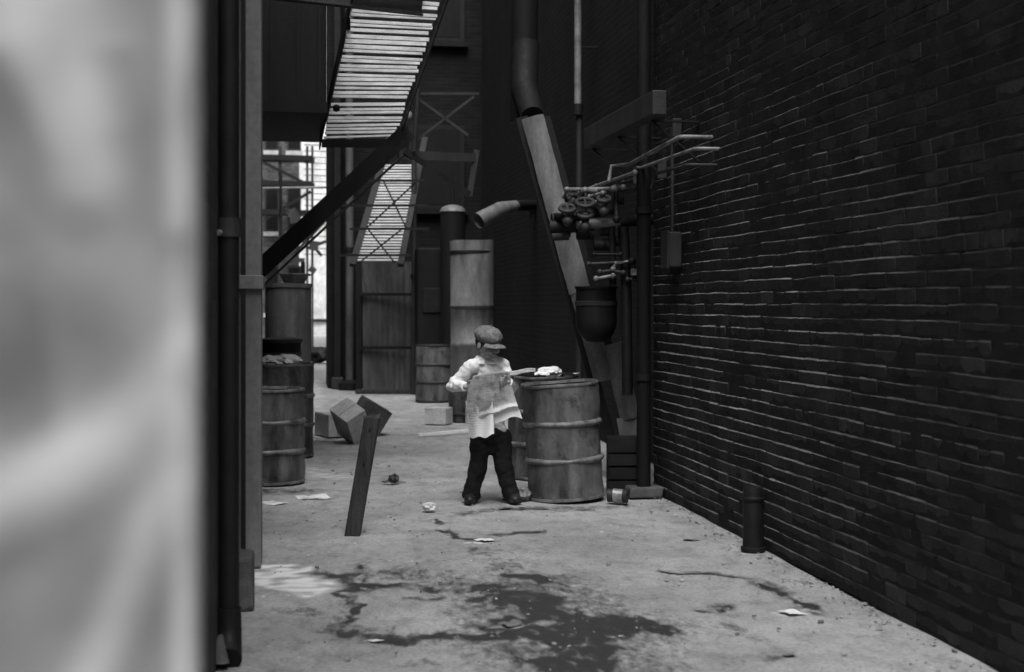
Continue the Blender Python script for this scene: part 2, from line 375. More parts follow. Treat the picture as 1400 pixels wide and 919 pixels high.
# small fittings on the right wall
p = G(1037, 752); p.x = WX - .085
t = thing('guard_stub', 'short dark iron pipe stub standing against the brick wall', 'bollard', p)
MB().lathe([(0, 0), (.075, 0), (.075, .02), (.064, .025), (.062, .36), (.055, .385), (.03, .39), (0, .39)], 24).build('post', M['iron'], t, smooth=True)
MB().lathe([(.064, .30), (.07, .305), (.07, .325), (.064, .33)], 24).build('collar', M['iron'], t, smooth=True)
t = thing('junction_box', 'small grey metal box fixed high on the brick wall', 'junction box', (WX - .01, 9.75, 1.9))
MB().box((-.05, 0, 0), (.1, .16, .26)).build('body', M['iron_g'], t, bevel=.01)
MB().box((-.108, 0, 0), (.012, .18, .28)).build('lid', M['iron_g'], t, bevel=.004)
MB().tube([(-.05, 0, .13), (-.05, 0, .9)], .014).build('conduit', M['iron_g'], t, smooth=True)
cp = P(880, 668, 10.55); cp.z = 0
t = thing('downspout', 'tall dark downspout at the far corner of the brick wall', 'pipe', cp)
MB().tube([(0, 0, .06), (0, 0, 7)], .055, 16).build('pipe', M['hous'], t, smooth=True)
for z in (.9, 2.2, 4.2): MB().tube([(0, 0, z), (0, 0, z + .05)], .068, 16).build('collar', M['iron'], t, smooth=True)
MB().box((0, 0, .04), (.26, .22, .085), None, .01).build('plinth', M['stone'], t, bevel=.012)

# ------------------------------------------------------------------ dark buildings closing the alley
t = thing('side_building', 'dark brick building set back behind the downspout on the right', 'building', (3.35, 10.6, 0))
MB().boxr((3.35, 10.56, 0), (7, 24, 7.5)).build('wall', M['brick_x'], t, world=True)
BY = 24.2
t = thing('rear_building', 'tall dark brick building closing the alley behind the boy', 'building', (2, BY, 0))
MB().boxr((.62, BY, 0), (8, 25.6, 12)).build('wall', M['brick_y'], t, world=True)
for (x, z) in ((2.55, 3.2), (2.55, 6.2)):
    f = MB(); f.boxr((x - .5, BY - .05, z), (x + .5, BY - .002, z + 1.5)); w = f.build('window', M['iron'], t, world=True)
    g = MB(); g.boxr((x - .42, BY - .056, z + .08), (x + .42, BY - .052, z + 1.42)); g.build('pane', M['hous'], w, world=True)
    MB().boxr((x - .56, BY - .14, z - .1), (x + .56, BY - .003, z - .004)).build('sill', M['hous'], w, world=True)
# left buildings
LX = -.31
t = thing('left_building', 'dark brick building edge beside the pale panel on the left', 'building', (LX, 6, 0))
MB().boxr((-6, 1.6, 0), (LX, 8.2, 7)).build('wall', M['brick_l'], t, world=True)
t = thing('left_rear_building', 'shadowed brick building behind the leftmost drums', 'building', (-1.1, 12, 0))
MB().boxr((-6, 8.25, 0), (-1.1, 30, 8.5)).build('wall', M['brick_x'], t, world=True)
# pilaster
pp = P(342, 772, 7.8); 
t = thing('pilaster', 'grey painted iron pilaster standing left of the rusty drums', 'pillar', (pp.x, 7.85, 0))
MB().boxr((LX - .02, 7.8, 0), (P(358, 772, 7.8).x, 8.1, 7)).build('shaft', M['pilas'], t, bevel=.012, world=True)
MB().boxr((LX - .01, 7.77, 1.58), (P(358, 772, 7.8).x + .012, 8.12, 1.66)).build('band', M['pilas'], t, bevel=.006, world=True)
MB().boxr((P(331, 700, 7.78).x, 7.775, 0), (P(337, 700, 7.78).x, 7.795, 7)).build('fillet', M['iron'], t, world=True)
q = P(338, 830, 6.75)
t = thing('kerb_stone', 'squat stone block at the foot of the left pilaster', 'block', (q.x - .03, 6.9, 0))
MB().box((0, 0, .11), (.13, .3, .26), None, .012).warp(.008, 9, 2).build('block', M['stone'], t, bevel=.02)
# black downspout in front of it
q = P(313, 900, 5.7)
t = thing('black_downspout', 'black round downspout nearest the camera, right of the pale panel', 'pipe', (q.x, q.y, 0))
MB().tube([(0, 0, .16), (0, 0, 7)], .043, 18).build('pipe', M['iron'], t, smooth=True)
MB().tube([(0, 0, 1.78), (0, 0, 1.86)], .05, 18).build('collar', M['iron_g'], t, smooth=True)
MB().tube([(-.03, -.02, 1.795), (-.045, -.06, 1.795)], [.016, .012], 12).build('bolt', M['pipe_l'], t, smooth=True)
MB().tube([(0, 0, .22), (0, 0, .13), (.0, -.03, .06), (.0, -.1, .025)], [.05, .053, .055, .058], 18).build('shoe', M['iron'], t, smooth=True)
MB().tube([(-.03, -.11, .13), (-.03, -.12, .02)], [.012, .04], 10).warp(.006, 30).build('guard', M['stone'], t, smooth=True)

# pale panel, very near the lens; bands of light and shade painted into its colour
m, nt, bs = nodes('pale_panel_shading')
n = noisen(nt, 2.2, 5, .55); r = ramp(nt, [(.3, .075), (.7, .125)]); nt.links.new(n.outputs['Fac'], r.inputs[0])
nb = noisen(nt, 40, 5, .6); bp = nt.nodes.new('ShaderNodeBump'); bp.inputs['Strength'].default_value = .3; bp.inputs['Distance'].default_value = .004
at = nt.nodes.new('ShaderNodeAttribute'); at.attribute_name = 'band_light'
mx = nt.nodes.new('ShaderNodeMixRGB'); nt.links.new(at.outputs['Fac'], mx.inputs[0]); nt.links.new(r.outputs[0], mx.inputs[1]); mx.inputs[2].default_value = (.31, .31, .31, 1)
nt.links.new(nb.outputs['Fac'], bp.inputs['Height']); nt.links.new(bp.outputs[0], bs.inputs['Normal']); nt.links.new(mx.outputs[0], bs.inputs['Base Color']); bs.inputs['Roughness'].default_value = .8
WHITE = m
PD = 1.05
t = thing('painted_panel', 'pale panel with light and shade bands painted in, blurred, filling the left edge', 'panel', P(120, 415, PD) - V(0, 0, CH))
def pxd(u, v, pl):
    q = Vector((u, v)); dm = 1e9
    for a, b in zip(pl[:-1], pl[1:]):
        a = Vector(a); b = Vector(b); ab = b - a; k = max(0, min(1, (q - a).dot(ab) / ab.length_squared)); dm = min(dm, (q - a - k * ab).length)
    return dm
band_light = []
def panel(i, j):
    u = -1100 + i * 1368; v = 1700 - j * 2500
    d = PD
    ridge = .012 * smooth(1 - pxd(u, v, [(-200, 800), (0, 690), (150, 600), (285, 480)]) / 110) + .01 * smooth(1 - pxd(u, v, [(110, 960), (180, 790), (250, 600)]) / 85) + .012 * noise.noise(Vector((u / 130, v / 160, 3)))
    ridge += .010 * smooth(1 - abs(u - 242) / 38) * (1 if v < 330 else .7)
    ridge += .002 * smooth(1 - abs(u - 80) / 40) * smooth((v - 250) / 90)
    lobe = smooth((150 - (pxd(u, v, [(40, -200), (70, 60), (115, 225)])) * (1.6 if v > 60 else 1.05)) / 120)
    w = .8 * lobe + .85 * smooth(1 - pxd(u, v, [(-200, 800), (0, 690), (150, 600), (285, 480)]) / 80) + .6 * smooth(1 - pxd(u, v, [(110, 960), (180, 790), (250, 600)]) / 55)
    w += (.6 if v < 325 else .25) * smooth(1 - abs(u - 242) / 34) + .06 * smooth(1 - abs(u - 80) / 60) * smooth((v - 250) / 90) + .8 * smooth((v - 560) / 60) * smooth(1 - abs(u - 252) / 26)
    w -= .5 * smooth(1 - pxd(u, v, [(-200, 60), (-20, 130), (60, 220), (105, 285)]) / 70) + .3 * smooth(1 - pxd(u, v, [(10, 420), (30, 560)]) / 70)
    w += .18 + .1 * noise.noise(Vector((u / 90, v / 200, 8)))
    band_light.append(max(0, min(1, w)))
    return P(u, v, d - ridge)
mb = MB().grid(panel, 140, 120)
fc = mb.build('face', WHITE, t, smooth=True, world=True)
a_ = fc.data.attributes.new('band_light', 'FLOAT', 'POINT'); a_.data.foreach_set('value', band_light)
for mm in list(fc.modifiers): fc.modifiers.remove(mm)
e0 = P(264, 415, PD + .06); w0 = P(-1100, 415, PD + .06)
mb = MB(); mb.bar((e0 + w0) / 2 + V(0, 0, -1.45) , (e0 + w0) / 2 + V(0, 0, 1.1), (e0 - w0).length, .05, FW); mb.build('backing', M['slat2'], t, world=True)

# ------------------------------------------------------------------ overhead housing and front fire escape (left)
t = thing('overhead_housing', 'dark sheet-metal housing jutting overhead from the left building', 'housing', P(400, 150, 11.5))
h0 = P(446, 150, 11.5); hb = P(437, 195, 13.85)
MB().boxr((-1.08, h0.y, h0.z), (h0.x, hb.y, 7)).build('body', M['hous'], t, world=True, bevel=.02)
mb = MB()
for u in (372, 408, 437): q = P(u, 150, 11.5); mb.boxr((q.x - .015, h0.y - .02, h0.z + .02), (q.x + .015, h0.y - .003, 7))
mb.boxr((-1.08, h0.y - .022, h0.z - .03), (h0.x + .01, h0.y - .003, h0.z + .06)); mb.build('ribs', M['hous'], t, world=True)

fe = thing('fire_escape', 'black iron fire escape with pale slatted flight overhead on the left', 'fire escape', P(540, 190, 13))
# upper flight: slats on an inclined plane, underside seen
TL, TR = P(478, 30, 11), P(591, 36, 11); BL, BR = P(443, 188, 13), P(540, 186, 13)
eL = (TL - BL); eR = (TR - BR); nrm = (TR - TL).cross(TL - BL).normalized()
if nrm.y > 0: nrm = -nrm
nrm = (nrm * .3 + V(0, -1, .75)).normalized()
mb = MB(); n = 36
for i in range(n):
    s = i * 1.36 / (n - 1); s += random.uniform(-.006, .006)
    if i in (9,): continue
    a = BL + eL * s; b = BR + eR * s; dr = (b - a).normalized()
    k = random.choice([.8, .9, 1.0, 1.1])
    ja = random.uniform(-.007, .007)
    mb.bar(a + V(0, 0, ja), b + V(0, 0, ja + random.uniform(-.007, .007)) + dr * random.uniform(-.01, .015), (.026 + .012 * s) * k, .012, nrm)
mb.build('treads', M['slat'], fe, world=True)
mb = MB(); mb.bar(BL - eL * .05 - RT * .03, BL + eL * 1.4 - RT * .03, .16, .012, RT); mb.build('stringer', M['iron'], fe, world=True)
mb = MB(); mb.bar(BR - eR * .05 + RT * .03, BR + eR * 1.4 + RT * .03, .16, .012, RT); mb.build('stringer', M['iron'], fe, world=True)
# knot hole in treads -> a dark hanging shackle
mb = MB().ball(P(460, 148, 12.3), .035, 2); mb.build('shackle', M['iron'], fe, world=True, smooth=True)
# lower flight (side on)
for d in (12.7, 13.35):
    mb = MB(); mb.bar(P(335, 387, d), P(560, 178, d), .17, .012, FW); mb.build('stringer', M['iron'], fe, world=True)
mb = MB()
for i in range(9):
    f_ = (i + .5) / 9
    a = P(335, 387, 12.7).lerp(P(560, 178, 12.7), f_); b = P(335, 387, 13.35).lerp(P(560, 178, 13.35), f_)
    mb.bar(a, b, .16, .02, UP)
mb.build('lower_treads', M['iron'], fe, world=True)
mb = MB(); mb.tube([P(350, 400, 12.65), P(480, 278, 12.65), P(552, 212, 12.65)], .012, 8); mb.build('handrail', M['iron_g'], fe, world=True, smooth=True)
# landing under the upper flight and girder at the top
mb = MB(); a = P(440, 192, 13.0)
for i in range(8): mb.bar(P(440, 194, 12.9 + i * .1), P(552, 194, 12.9 + i * .1), .05, .012, UP)
mb.bar(P(440, 196, 12.86), P(556, 196, 12.86), .08, .012, FW); mb.build('landing', M['iron'], fe, world=True)
mb = MB(); g0 = P(300, -28, 10.6); g1 = P(578, 2, 10.6)
mb.bar(g0 + V(0, 0, .0), g1, .2, .012, FW); mb.bar(g0 - V(0, 0, .1), g1 - V(0, 0, .1), .1, .014, UP); mb.bar(g0 + V(0, 0, .1), g1 + V(0, 0, .1), .1, .014, UP)
mb.build('girder', M['iron_g'], fe, world=True)
mb = MB()
for u in (330, 430, 560): mb.tube([P(u, -20, 10.6), P(u, -20, 10.6) + V(0, 0, 3)], .02, 8)
mb.build('hanger', M['iron'], fe, world=True)
mb = MB(); k0 = P(574, 30, 10.62); mb.bar(P(478, 33, 10.7), P(470, 33, 13), .1, .012, RT); mb.build('platform_edge', M['iron'], fe, world=True)
# brackets going right from the landing
mb = MB(); mb.bar(P(545, 212, 14), P(650, 216, 14.4), .09, .05, FW); mb.build('bracket_beam', M['iron_g'], fe, world=True)
mb = MB(); mb.bar(P(552, 205, 14), P(642, 266, 14.4), .06, .05, FW); mb.build('brace', M['iron_g'], fe, world=True)
mb = MB(); mb.bar(P(642, 268, 14.4), P(652, 205, 14.4), .06, .05, FW); mb.build('brace', M['iron_g'], fe, world=True)
mb = MB(); mb.tube([P(566, 205, 14), P(572, 120, 14)], .022, 8); mb.build('baluster', M['iron_g'], fe, world=True)
for a, b in (((568, 132), (640, 185)), ((572, 190), (648, 132)), ((560, 128), (655, 128))):
    mb = MB(); mb.bar(P(*a, 14.2), P(*b, 14.2), .025, .012, FW); mb.build('railing_bar', M['iron_g'], fe, world=True)
mb = MB().ball(P(559, 158, 13.2), (.035, .035, .05), 2); mb.build('finial', M['pipe_l'], fe, world=True, smooth=True)

# ------------------------------------------------------------------ rear stair, hoarding
rs = thing('rear_stair', 'cross-braced rear stair with dull slatted underside above the hoarding', 'stair', P(520, 355, 21.5))
TL, TR = P(522, 226, 22.8), P(574, 226, 22.8); BL, BR = P(484, 356, 21.6), P(549, 356, 21.6)
mb = MB(); n = 34; eL = TL - BL; eR = TR - BR
nrm = V(0, -1, .6)
for i in range(n):
    s = i / (n - 1) + random.uniform(-.004, .004)
    mb.bar(BL + eL * s, BR + eR * s, .031 * random.choice([.85, 1, 1.05]), .012, nrm)
mb.build('treads', M['slat2'], rs, world=True)
for A, B in ((BL - eL * .05, TL + eL * .3), (BR - eR * .05, TR + eR * .3)):
    mb = MB(); mb.bar(A, B, .1, .09, FW); mb.build('stringer', M['iron'], rs, world=True)
fd = 21.2
for (a, b) in (((500, 247), (580, 247)), ((452, 281), (585, 281)), ((478, 313), (586, 313)), ((462, 349), (562, 349))):
    mb = MB(); mb.bar(P(*a, fd), P(*b, fd), .04, .03, FW); mb.build('cross_bar', M['iron'], rs, world=True)
for (a, b) in (((524, 247), (556, 313)), ((568, 250), (500, 313)), ((503, 313), (540, 360)), ((550, 313), (488, 362))):
    mb = MB(); mb.bar(P(*a, fd + .04), P(*b, fd + .04), .024, .016, FW); mb.build('brace', M['iron'], rs, world=True)
hd = 23.1
q = P(530, 535, hd); q.z = 0
t = thing('hoarding', 'tall dark sheet-iron hoarding with horizontal seams at the end', 'hoarding', q)
zt = P(0, 357, hd).z
for k, (va, vb) in enumerate(((357, 401), (404, 474), (477, 533))):
    a = P(496 if k else 484, va, hd); b = P(570, vb, hd); lo = max(.03, b.z)
    def sh(i, j, a=a, b=b, lo=lo, k=k):
        x0 = a.x + (.12 * (1 - j) if k == 0 else 0)
        return V(x0 + (b.x - x0) * i, a.y - .03 * math.sin(i * math.pi) - .008 * math.sin(i * 60) + (0 if k != 2 else -.05 * (1 - j)), lo + (a.z - lo) * j)
    mb = MB().grid(sh, 80, 8); mb.warp(.01, 3, k); mb.build('sheet', M['sheet'], t, world=True, smooth=True)
for v in (402.5, 475.5):
    a = P(492, v, hd - .06); b = P(572, v, hd - .06); mb = MB(); mb.bar(a, b, .05, .05, FW); mb.build('rail', M['iron'], t, world=True)
for u in (491, 573):
    a = P(u, 533, hd + .04); a.z = 0; b = P(u, 357, hd + .04); mb = MB(); mb.bar(a, b, .1, .1, FW); mb.build('post', M['iron'], t, world=True)
a = P(486, 537, 22.6); b = P(578, 537, 22.6); a.z = b.z = .03
t = thing('timber_sill', 'low timber sill lying along the foot of the hoarding', 'timber', (a + b) / 2 - V(0, 0, .03))
MB().bar(a, b, .12, .07, UP).warp(.008, 6, 2).build('beam', M['wood_d'], t, world=True, bevel=.01)

# ------------------------------------------------------------------ flues, pipes at the back
q = P(645, 560, 19); q.z = 0
t = thing('sheet_flue', 'tall pale sheet-metal flue cylinder standing behind the boy', 'flue', q)
zt = P(0, 329, 19).z
mb = MB().lathe([(.0, .0), (.30, 0), (.30, .9), (.305, .905), (.305, .95), (.30, .955), (.3, zt - .95), (.305, zt - .945), (.305, zt - .9), (.3, zt - .89), (.31, zt - .2), (.31, zt), (.28, zt), (.28, .1)], 36)
mb.warp(.018, 2.5, 3); mb.build('shell', M['flue'], t, smooth=True)
MB().lathe([(.306, zt - .19), (.318, zt - .185), (.318, zt - .15), (.309, zt - .145)], 36).build('band', M['iron'], t, smooth=True)
MB().lathe([(.302, zt - .96), (.314, zt - .955), (.314, zt - .92), (.303, zt - .915)], 36).build('band', M['iron_g'], t, smooth=True)
q = P(619, 548, 21.7); q.z = 0; zc = P(0, 283, 21.7).z
t = thing('capped_vent', 'dark vent pipe with a shallow round cap between hoarding and flue', 'vent pipe', q)
MB().tube([(0, 0, 0), (0, 0, zc - .08)], .2, 20).build('pipe', M['hous'], t, smooth=True)
MB().lathe([(.21, zc - .08), (.19, zc - .03), (.16, zc), (.08, zc + .03), (0, zc + .035)], 24)  .build('cap', M['flue'], t, smooth=True)
MB().tube([(0, 0, zc + .03), (0, 0, zc + .6)], .02, 8).build('stay', M['iron'], t, smooth=True)
t = thing('duct_elbow', 'pale hooded duct mouth poking out above the tall flue', 'duct', P(700, 280, 18))
a = P(654, 302, 17.8); b = P(684, 286, 18.0); c_ = P(705, 281, 18.3); e = P(735, 281, 19)
MB().tube([a, b, c_], [.11, .1, .07], 20, False).build('mouth', M['flue'], t, world=True, smooth=True)
MB().tube([c_, e, V(3.36, e.y + .3, e.z)], [.075, .075, .075], 16).build('duct', M['iron'], t, world=True, smooth=True)
q = P(478, 500, 23.6); q.z = 0
t = thing('grey_standpipe', 'grey standpipe at the corner left of the hoarding', 'pipe', q)
MB().tube([(0, 0, .1), (0, 0, 9)], .07, 14).build('pipe', M['sheet'], t, smooth=True)
MB().lathe([(0, 0), (.2, 0), (.2, .12), (.1, .16), (0, .16)], 20).build('foot', M['iron'], t, smooth=True)
for z in (2.4, 4.6): MB().tube([(0, 0, z), (0, 0, z + .08)], .09, 14).build('collar', M['iron'], t, smooth=True)
q = P(566, 540, 22.4); q.z = 0
t = thing('thin_standpipe', 'thin grey pipe rising at the right edge of the hoarding', 'pipe', q)
MB().tube([(0, 0, 0), (0, 0, 4.2)], .045, 12).build('pipe', M['iron_g'], t, smooth=True)
MB().tube([(0, 0, 1.9), (0, 0, 1.98)], .06, 12).build('collar', M['iron'], t, smooth=True)
q = P(592, 540, 21.9); q.z = 0
t = thing('boiler_casing', 'black upright boiler casing behind the rear drum', 'boiler', q)
MB().box((0, .2, 1.2), (.52, .5, 2.4)).build('casing', M['hous'], t, bevel=.03)
MB().box((0, -.06, 1.55), (.34, .03, .4)).build('door', M['iron'], t, bevel=.01)
t = thing('upright_pipe', 'pale slim upright pipe high on the set-back right wall', 'pipe', (3.26, P(790, 100, 15.5).y, 0))
q = P(790, 150, 15.0)
t.location = (q.x, q.y, 0)
MB().tube([(0, 0, q.z), (0, 0, 8)], .04, 12).build('pipe', M['pipe_l'], t, smooth=True)
MB().tube([(0.02, 0.02, 0), (0.02, 0.02, q.z)], .035, 12).build('lower_pipe', M['iron_g'], t, smooth=True)
MB().tube([(0, 0, q.z - .06), (0, 0, q.z + .06)], .06, 12).build('collar', M['iron'], t, smooth=True)
for z in (q.z + .7, q.z + 1.6): MB().bar((0, 0, z), (3.4 - q.x, .02, z), .03, .02, UP).build('bracket', M['iron'], t)

# ------------------------------------------------------------------ sloping chute + its hopper
cd = 11.45
q = P(852, 640, cd); q.z = 0
t = thing('chute', 'pale sloping metal chute dropping from a vertical duct behind the drum', 'chute', q)
def chute(u0, v0, u1, v1, w, name='trough', mt='chute'):
    a = P(u0, v0, cd); b = P(u1, v1, cd); mb = MB()
    dr = (b - a).normalized(); sd = FW.cross(dr).normalized(); nn = 14
    def g(i, j):
        x = (i - .5) * w; bow = -.045 * (1 - (2 * i - 1) ** 2)
        return a.lerp(b, j) + sd * x + FW * bow
    mb.grid(g, 10, nn); mb.warp(.006, 7, 1)
    return mb.build(name, M[mt], t, world=True, smooth=True)
chute(728, 160, 793, 400, .19)
chute(791, 392, 826, 520, .17, 'trough')
chute(836, 470, 862, 572, .17, 'trough')
a = P(858, 570, cd); b = P(864, 602, cd - .04)
MB().bar(a, b, .19, .03, FW).build('lip', M['chute'], t, world=True)
for du in (-15, 16):
    mb = MB(); mb.bar(P(728 + du, 160, cd + .06), P(850 + du, 604, cd + .06), .012, .1, RT); mb.build('side_rail', M['iron'], t, world=True)
mb = MB(); mb.tube([P(715, 165, cd + .6), P(722, -300, cd + .6)], .12, 20); mb.build('duct', M['hous'], t, world=True, smooth=True)
mb = MB(); mb.tube([P(728, 160, cd + .1), P(717, 120, cd + .5), P(718, 60, cd + .6)], [.1, .12, .125], 20); mb.build('elbow', M['hous'], t, world=True, smooth=True)
a = P(815, 395, cd - .35)
hp = MB().lathe([(.0, -.44), (.08, -.43), (.13, -.39), (.165, -.31), (.17, -.24), (.165, 0), (.175, .0), (.175, .02), (.155, .02), (.15, -.25), (0, -.28)], 28, a); hp.build('hopper', M['iron'], t, world=True, smooth=True)
hp = MB().lathe([(.168, -.14), (.176, -.135), (.176, -.105), (.168, -.1)], 28, a); hp.build('hopper_band', M['iron_g'], t, world=True, smooth=True)
mb = MB(); mb.bar(a + V(0, .1, -.1), P(800, 410, cd), .03, .03, UP); mb.build('hopper_bracket', M['iron'], t, world=True)
mb = MB(); mb.warp(0, 1); mb.ball(P(803, 398, cd - .42), (.05, .05, .025), 2); mb.ball(P(815, 396, cd - .4), (.07, .04, .02), 2); mb.warp(.02, 18, 4); rg = mb.build('rag', M['pipe_l'], None, smooth=True)
tag(rg, 'light crumpled rag lying on the rim of the chute hopper', 'rag')

# ------------------------------------------------------------------ pipe manifold on the corner
t = thing('pipe_manifold', 'tangle of iron pipes and valves bracketed off the corner of the right wall', 'pipes', (2.5, 10.6, 2.2))
def run(pts, r, mt, name='pipe', ends=True):
    mb = MB(); mb.tube(pts, r, 10)
    if r < .03 and ends:
        for q_ in (pts[0], pts[-1]): mb.ball(q_, r * 1.75, 2)
        if len(pts) > 2:
            for q_ in pts[1:-1]: mb.ball(q_, r * 1.4, 2)
    return mb.build(name, M[mt], t, world=True, smooth=True)
def wx(x, u, v):   # point on the plane X = x seen at (u, v)
    dx = FW.x + (u - 700) / F * RT.x; d = x / dx; return P(u, v, d)
X1 = 2.62
a = wx(X1, 928, 188); b = wx(X1, 860, 225); c_ = b + V(-.13, .05, -.01)
run([V(WX, a.y - .04, a.z), V(a.x + .03, a.y - .04, a.z), a, b, b + V(-.03, .05, 0), c_, c_ + V(-.02, .0, -.12)], .016, 'pipe_l', ends=False)
a = wx(X1 + .06, 948, 204); b = wx(X1 + .06, 878, 229); run([V(WX, a.y - .04, a.z), V(a.x + .03, a.y - .04, a.z), a, b, b + V(-.05, .03, 0), b + V(-.05, .03, -.12)], .013, 'pipe_l', ends=False)
a = wx(X1 + .02, 938, 226); b = wx(X1 + .02, 896, 238); run([V(WX, a.y - .04, a.z), V(a.x + .03, a.y - .04, a.z), a, b, b + V(-.02, .04, -.1)], .012, 'iron_g', ends=False)
a = wx(X1 - .1, 868, 236); b = wx(X1 - .1, 815, 254); run([a, b, b + V(-.12, 0, -.05)], .014, 'pipe_l')
md = 10.9
for (pts, r, mt) in (([(772, 268), (775, 259), (800, 259), (838, 258)], .016, 'pipe_l'), ([(795, 264), (800, 260), (830, 261), (842, 257)], .018, 'pipe_l'),
    ([(806, 269), (824, 264), (842, 258), (852, 256)], .015, 'pipe_l'), ([(852, 250), (866, 247)], .014, 'iron_g'), ([(850, 260), (866, 258)], .013, 'iron_g'),
    ([(804, 276), (822, 277)], .018, 'pipe_l'), ([(778, 274), (780, 295), (788, 300)], .022, 'iron'), ([(800, 262), (800, 300)], .02, 'iron'),
    ([(842, 258), (843, 300)], .02, 'iron'), ([(760, 296), (770, 296), (795, 296)], .03, 'iron'), ([(768, 300), (774, 282), (783, 276)], .022, 'iron_g')):
    run([P(u, v, md - .15 * (k % 2)) for k, (u, v) in enumerate(pts)], r, mt)
run([P(786, 307, md), P(848, 304, md)], .042, 'flue', 'lagged_pipe'); run([P(752, 311, md), P(787, 308, md)], .06, 'iron', 'coupling')
run([P(845, 304, md), P(900, 300, md + .1)], .045, 'iron', 'lagged_pipe')
run([P(755, 323, md), P(778, 322, md)], .04, 'iron_g', 'valve_body')
for (u, v, r, d) in ((800, 277, .07, md - .2), (776, 285, .06, md - .2), (826, 272, .05, md - .15), (800, 293, .055, md - .2)):
    mb = MB(); cc = P(u, v, d)
    ring = [cc + r * (math.cos(k * math.pi / 8) * RT + math.sin(k * math.pi / 8) * (UP * .5 + FW * .8)) for k in range(17)]
    mb.tube(ring, .017, 8, False); mb.bar(ring[0], ring[8], .018, .018); mb.bar(ring[4], ring[12], .018, .018); mb.tube([cc, cc - V(0, -.02, .12)], [.022, .03], 10); mb.ball(cc - V(0, 0, .1), .045, 2); mb.build('valve_wheel', M['iron_g'], t, world=True, smooth=True)
for (u, v, r) in ((765, 300, .06), (790, 292, .05), (812, 290, .055), (835, 288, .045), (845, 275, .04), (782, 268, .035), (830, 316, .05), (800, 320, .06), (770, 318, .05), (850, 330, .05), (822, 335, .06)):
    mb = MB(); cc = P(u, v, md + .02); mb.ball(cc, (r, r, r * .85), 2); mb.tube([cc - V(r * 1.1, 0, 0), cc + V(r * 1.1, 0, 0)], r * .8, 12); mb.build('fitting', M['iron'], t, world=True, smooth=True)
# lower group
for (pts, r, mt) in (([(805, 361), (865, 358)], .013, 'iron_g'), ([(812, 348), (848, 348)], .012, 'iron'), ([(838, 368), (842, 360), (864, 357)], .013, 'pipe_l'), ([(820, 372), (836, 370), (852, 373)], .014, 'iron_g'),
    ([(815, 381), (838, 377)], .014, 'pipe_l'), ([(864, 357), (868, 373)], .02, 'iron'), ([(858, 382), (868, 382)], .012, 'iron_g')):
    run([P(u, v, md - .1) for u, v in pts], r, mt)
run([P(852, 310, md - .02), P(856, 385, md - .02), P(858, 540, md)], .045, 'iron', 'riser')
run([P(836, 310, md), P(838, 390, md)], .03, 'iron', 'riser')
mb = MB().box(P(867, 372, md - .12), (.05, .05, .05), None, .004); mb.build('union', M['pipe_l'], t, world=True)
# box trunking and brackets
a = wx(2.5, 902, 140); b = wx(2.5, 806, 190)
MB().bar(a, b, .1, .17, UP).build('trunking', M['iron_g'], t, world=True, bevel=.008)
for f_ in (.1, .55, .95):
    q = a.lerp(b, f_); mb = MB(); mb.bar(q - V(0, 0, .1), q + V(.45, 0, -.1), .04, .012, UP); mb.bar(q - V(0, 0, .1), q + V(.4, 0, -.42), .03, .012, UP); mb.build('bracket', M['iron'], t, world=True)
for u, v in ((925, 175), (905, 232)):
    q = wx(2.8, u, v); MB().box(q, (.07, .04, .14)).build('wall_plate', M['iron_g'], t, world=True, bevel=.006)

# black crate behind the big drum, can
q = P(851, 668, 10.75); q.z = 0
t = thing('black_crate', 'low black slatted crate in the dark between drum and downspout', 'crate', q, (0, 0, -TH))
for k in range(4): MB().box((0, -.11, .06 + k * .105), (.24, .018, .09), None, .003).build('board', M['iron'], t)
for k in (-1, 1): MB().box((k * .11, 0, .21), (.02, .2, .42)).build('side', M['iron'], t)
MB().box((0, .11, .21), (.24, .018, .42)).build('back', M['iron'], t)
MB().box((0, 0, .43), (.25, .24, .02)).build('top', M['iron'], t)

# ------------------------------------------------------------------ drums
def drum_parts(root, h, r, body, hoop, dent=.008, seed=1, open_=True):
    n = 26; prof = [(0, .012), (r - .02, .012), (r, 0)]
    prof += [(r, h * k / n) for k in range(1, n)] + [(r, h), (r - .006, h), (r - .006, h * .25), (0, h * .24)]
    mb = MB().lathe(prof, 56); off = Vector((seed * 5.1, seed * 2.3, 0))
    for p in mb.v:
        k = math.hypot(p.x, p.y)
        if k > .1 and .04 < p.z < h - .02:
            dn = dent * (noise.noise(p * 3.2 + off) + .5 * noise.noise(p * 8 + off)); p.x *= 1 + dn / k; p.y *= 1 + dn / k
    mb.build('body', body, root, smooth=True)
    for z in (h * .345, h * .66):
        MB().lathe([(r - .006, z - .024), (r + .006, z - .018), (r + .016, z - .005), (r + .016, z + .005), (r + .006, z + .018), (r - .006, z + .024)], 56).warp(.006, 5, seed).build('hoop', hoop, root, smooth=True)
    MB().lathe([(r - .012, h - .014), (r + .006, h - .014), (r + .01, h - .004), (r + .006, h + .008), (r - .008, h + .008), (r - .012, h - .014)], 56).warp(.008, 5, seed).build('rim', hoop, root, smooth=True)
    MB().lathe([(r - .004, .004), (r + .006, .004), (r + .006, .022), (r - .004, .026)], 56).build('chime', hoop, root, smooth=True)
DG = 'oil drums standing in the alley'
q = P(776, 687, 10.2); q.z = 0; q = q + FW * .26
d1 = thing('oil_drum', 'big grey open drum with two hoops, beside the boy', 'drum', q + V(0, 0, .004), (0, 0, 0), DG)
d1.rotation_euler = Matrix.Rotation(R(-3.2), 3, FW).to_euler(); 
drum_parts(d1, .88, .292, M['drum'], M['hoop'], .02, 1)
q = P(742, 640, 11.75); q.z = 0
d2 = thing('oil_drum', 'dark open drum heaped with white paper behind the big one', 'drum', q, (0, 0, 1.0), DG)
drum_parts(d2, .87, .30, M['drum_d'], M['hoop_d'], .014, 2)
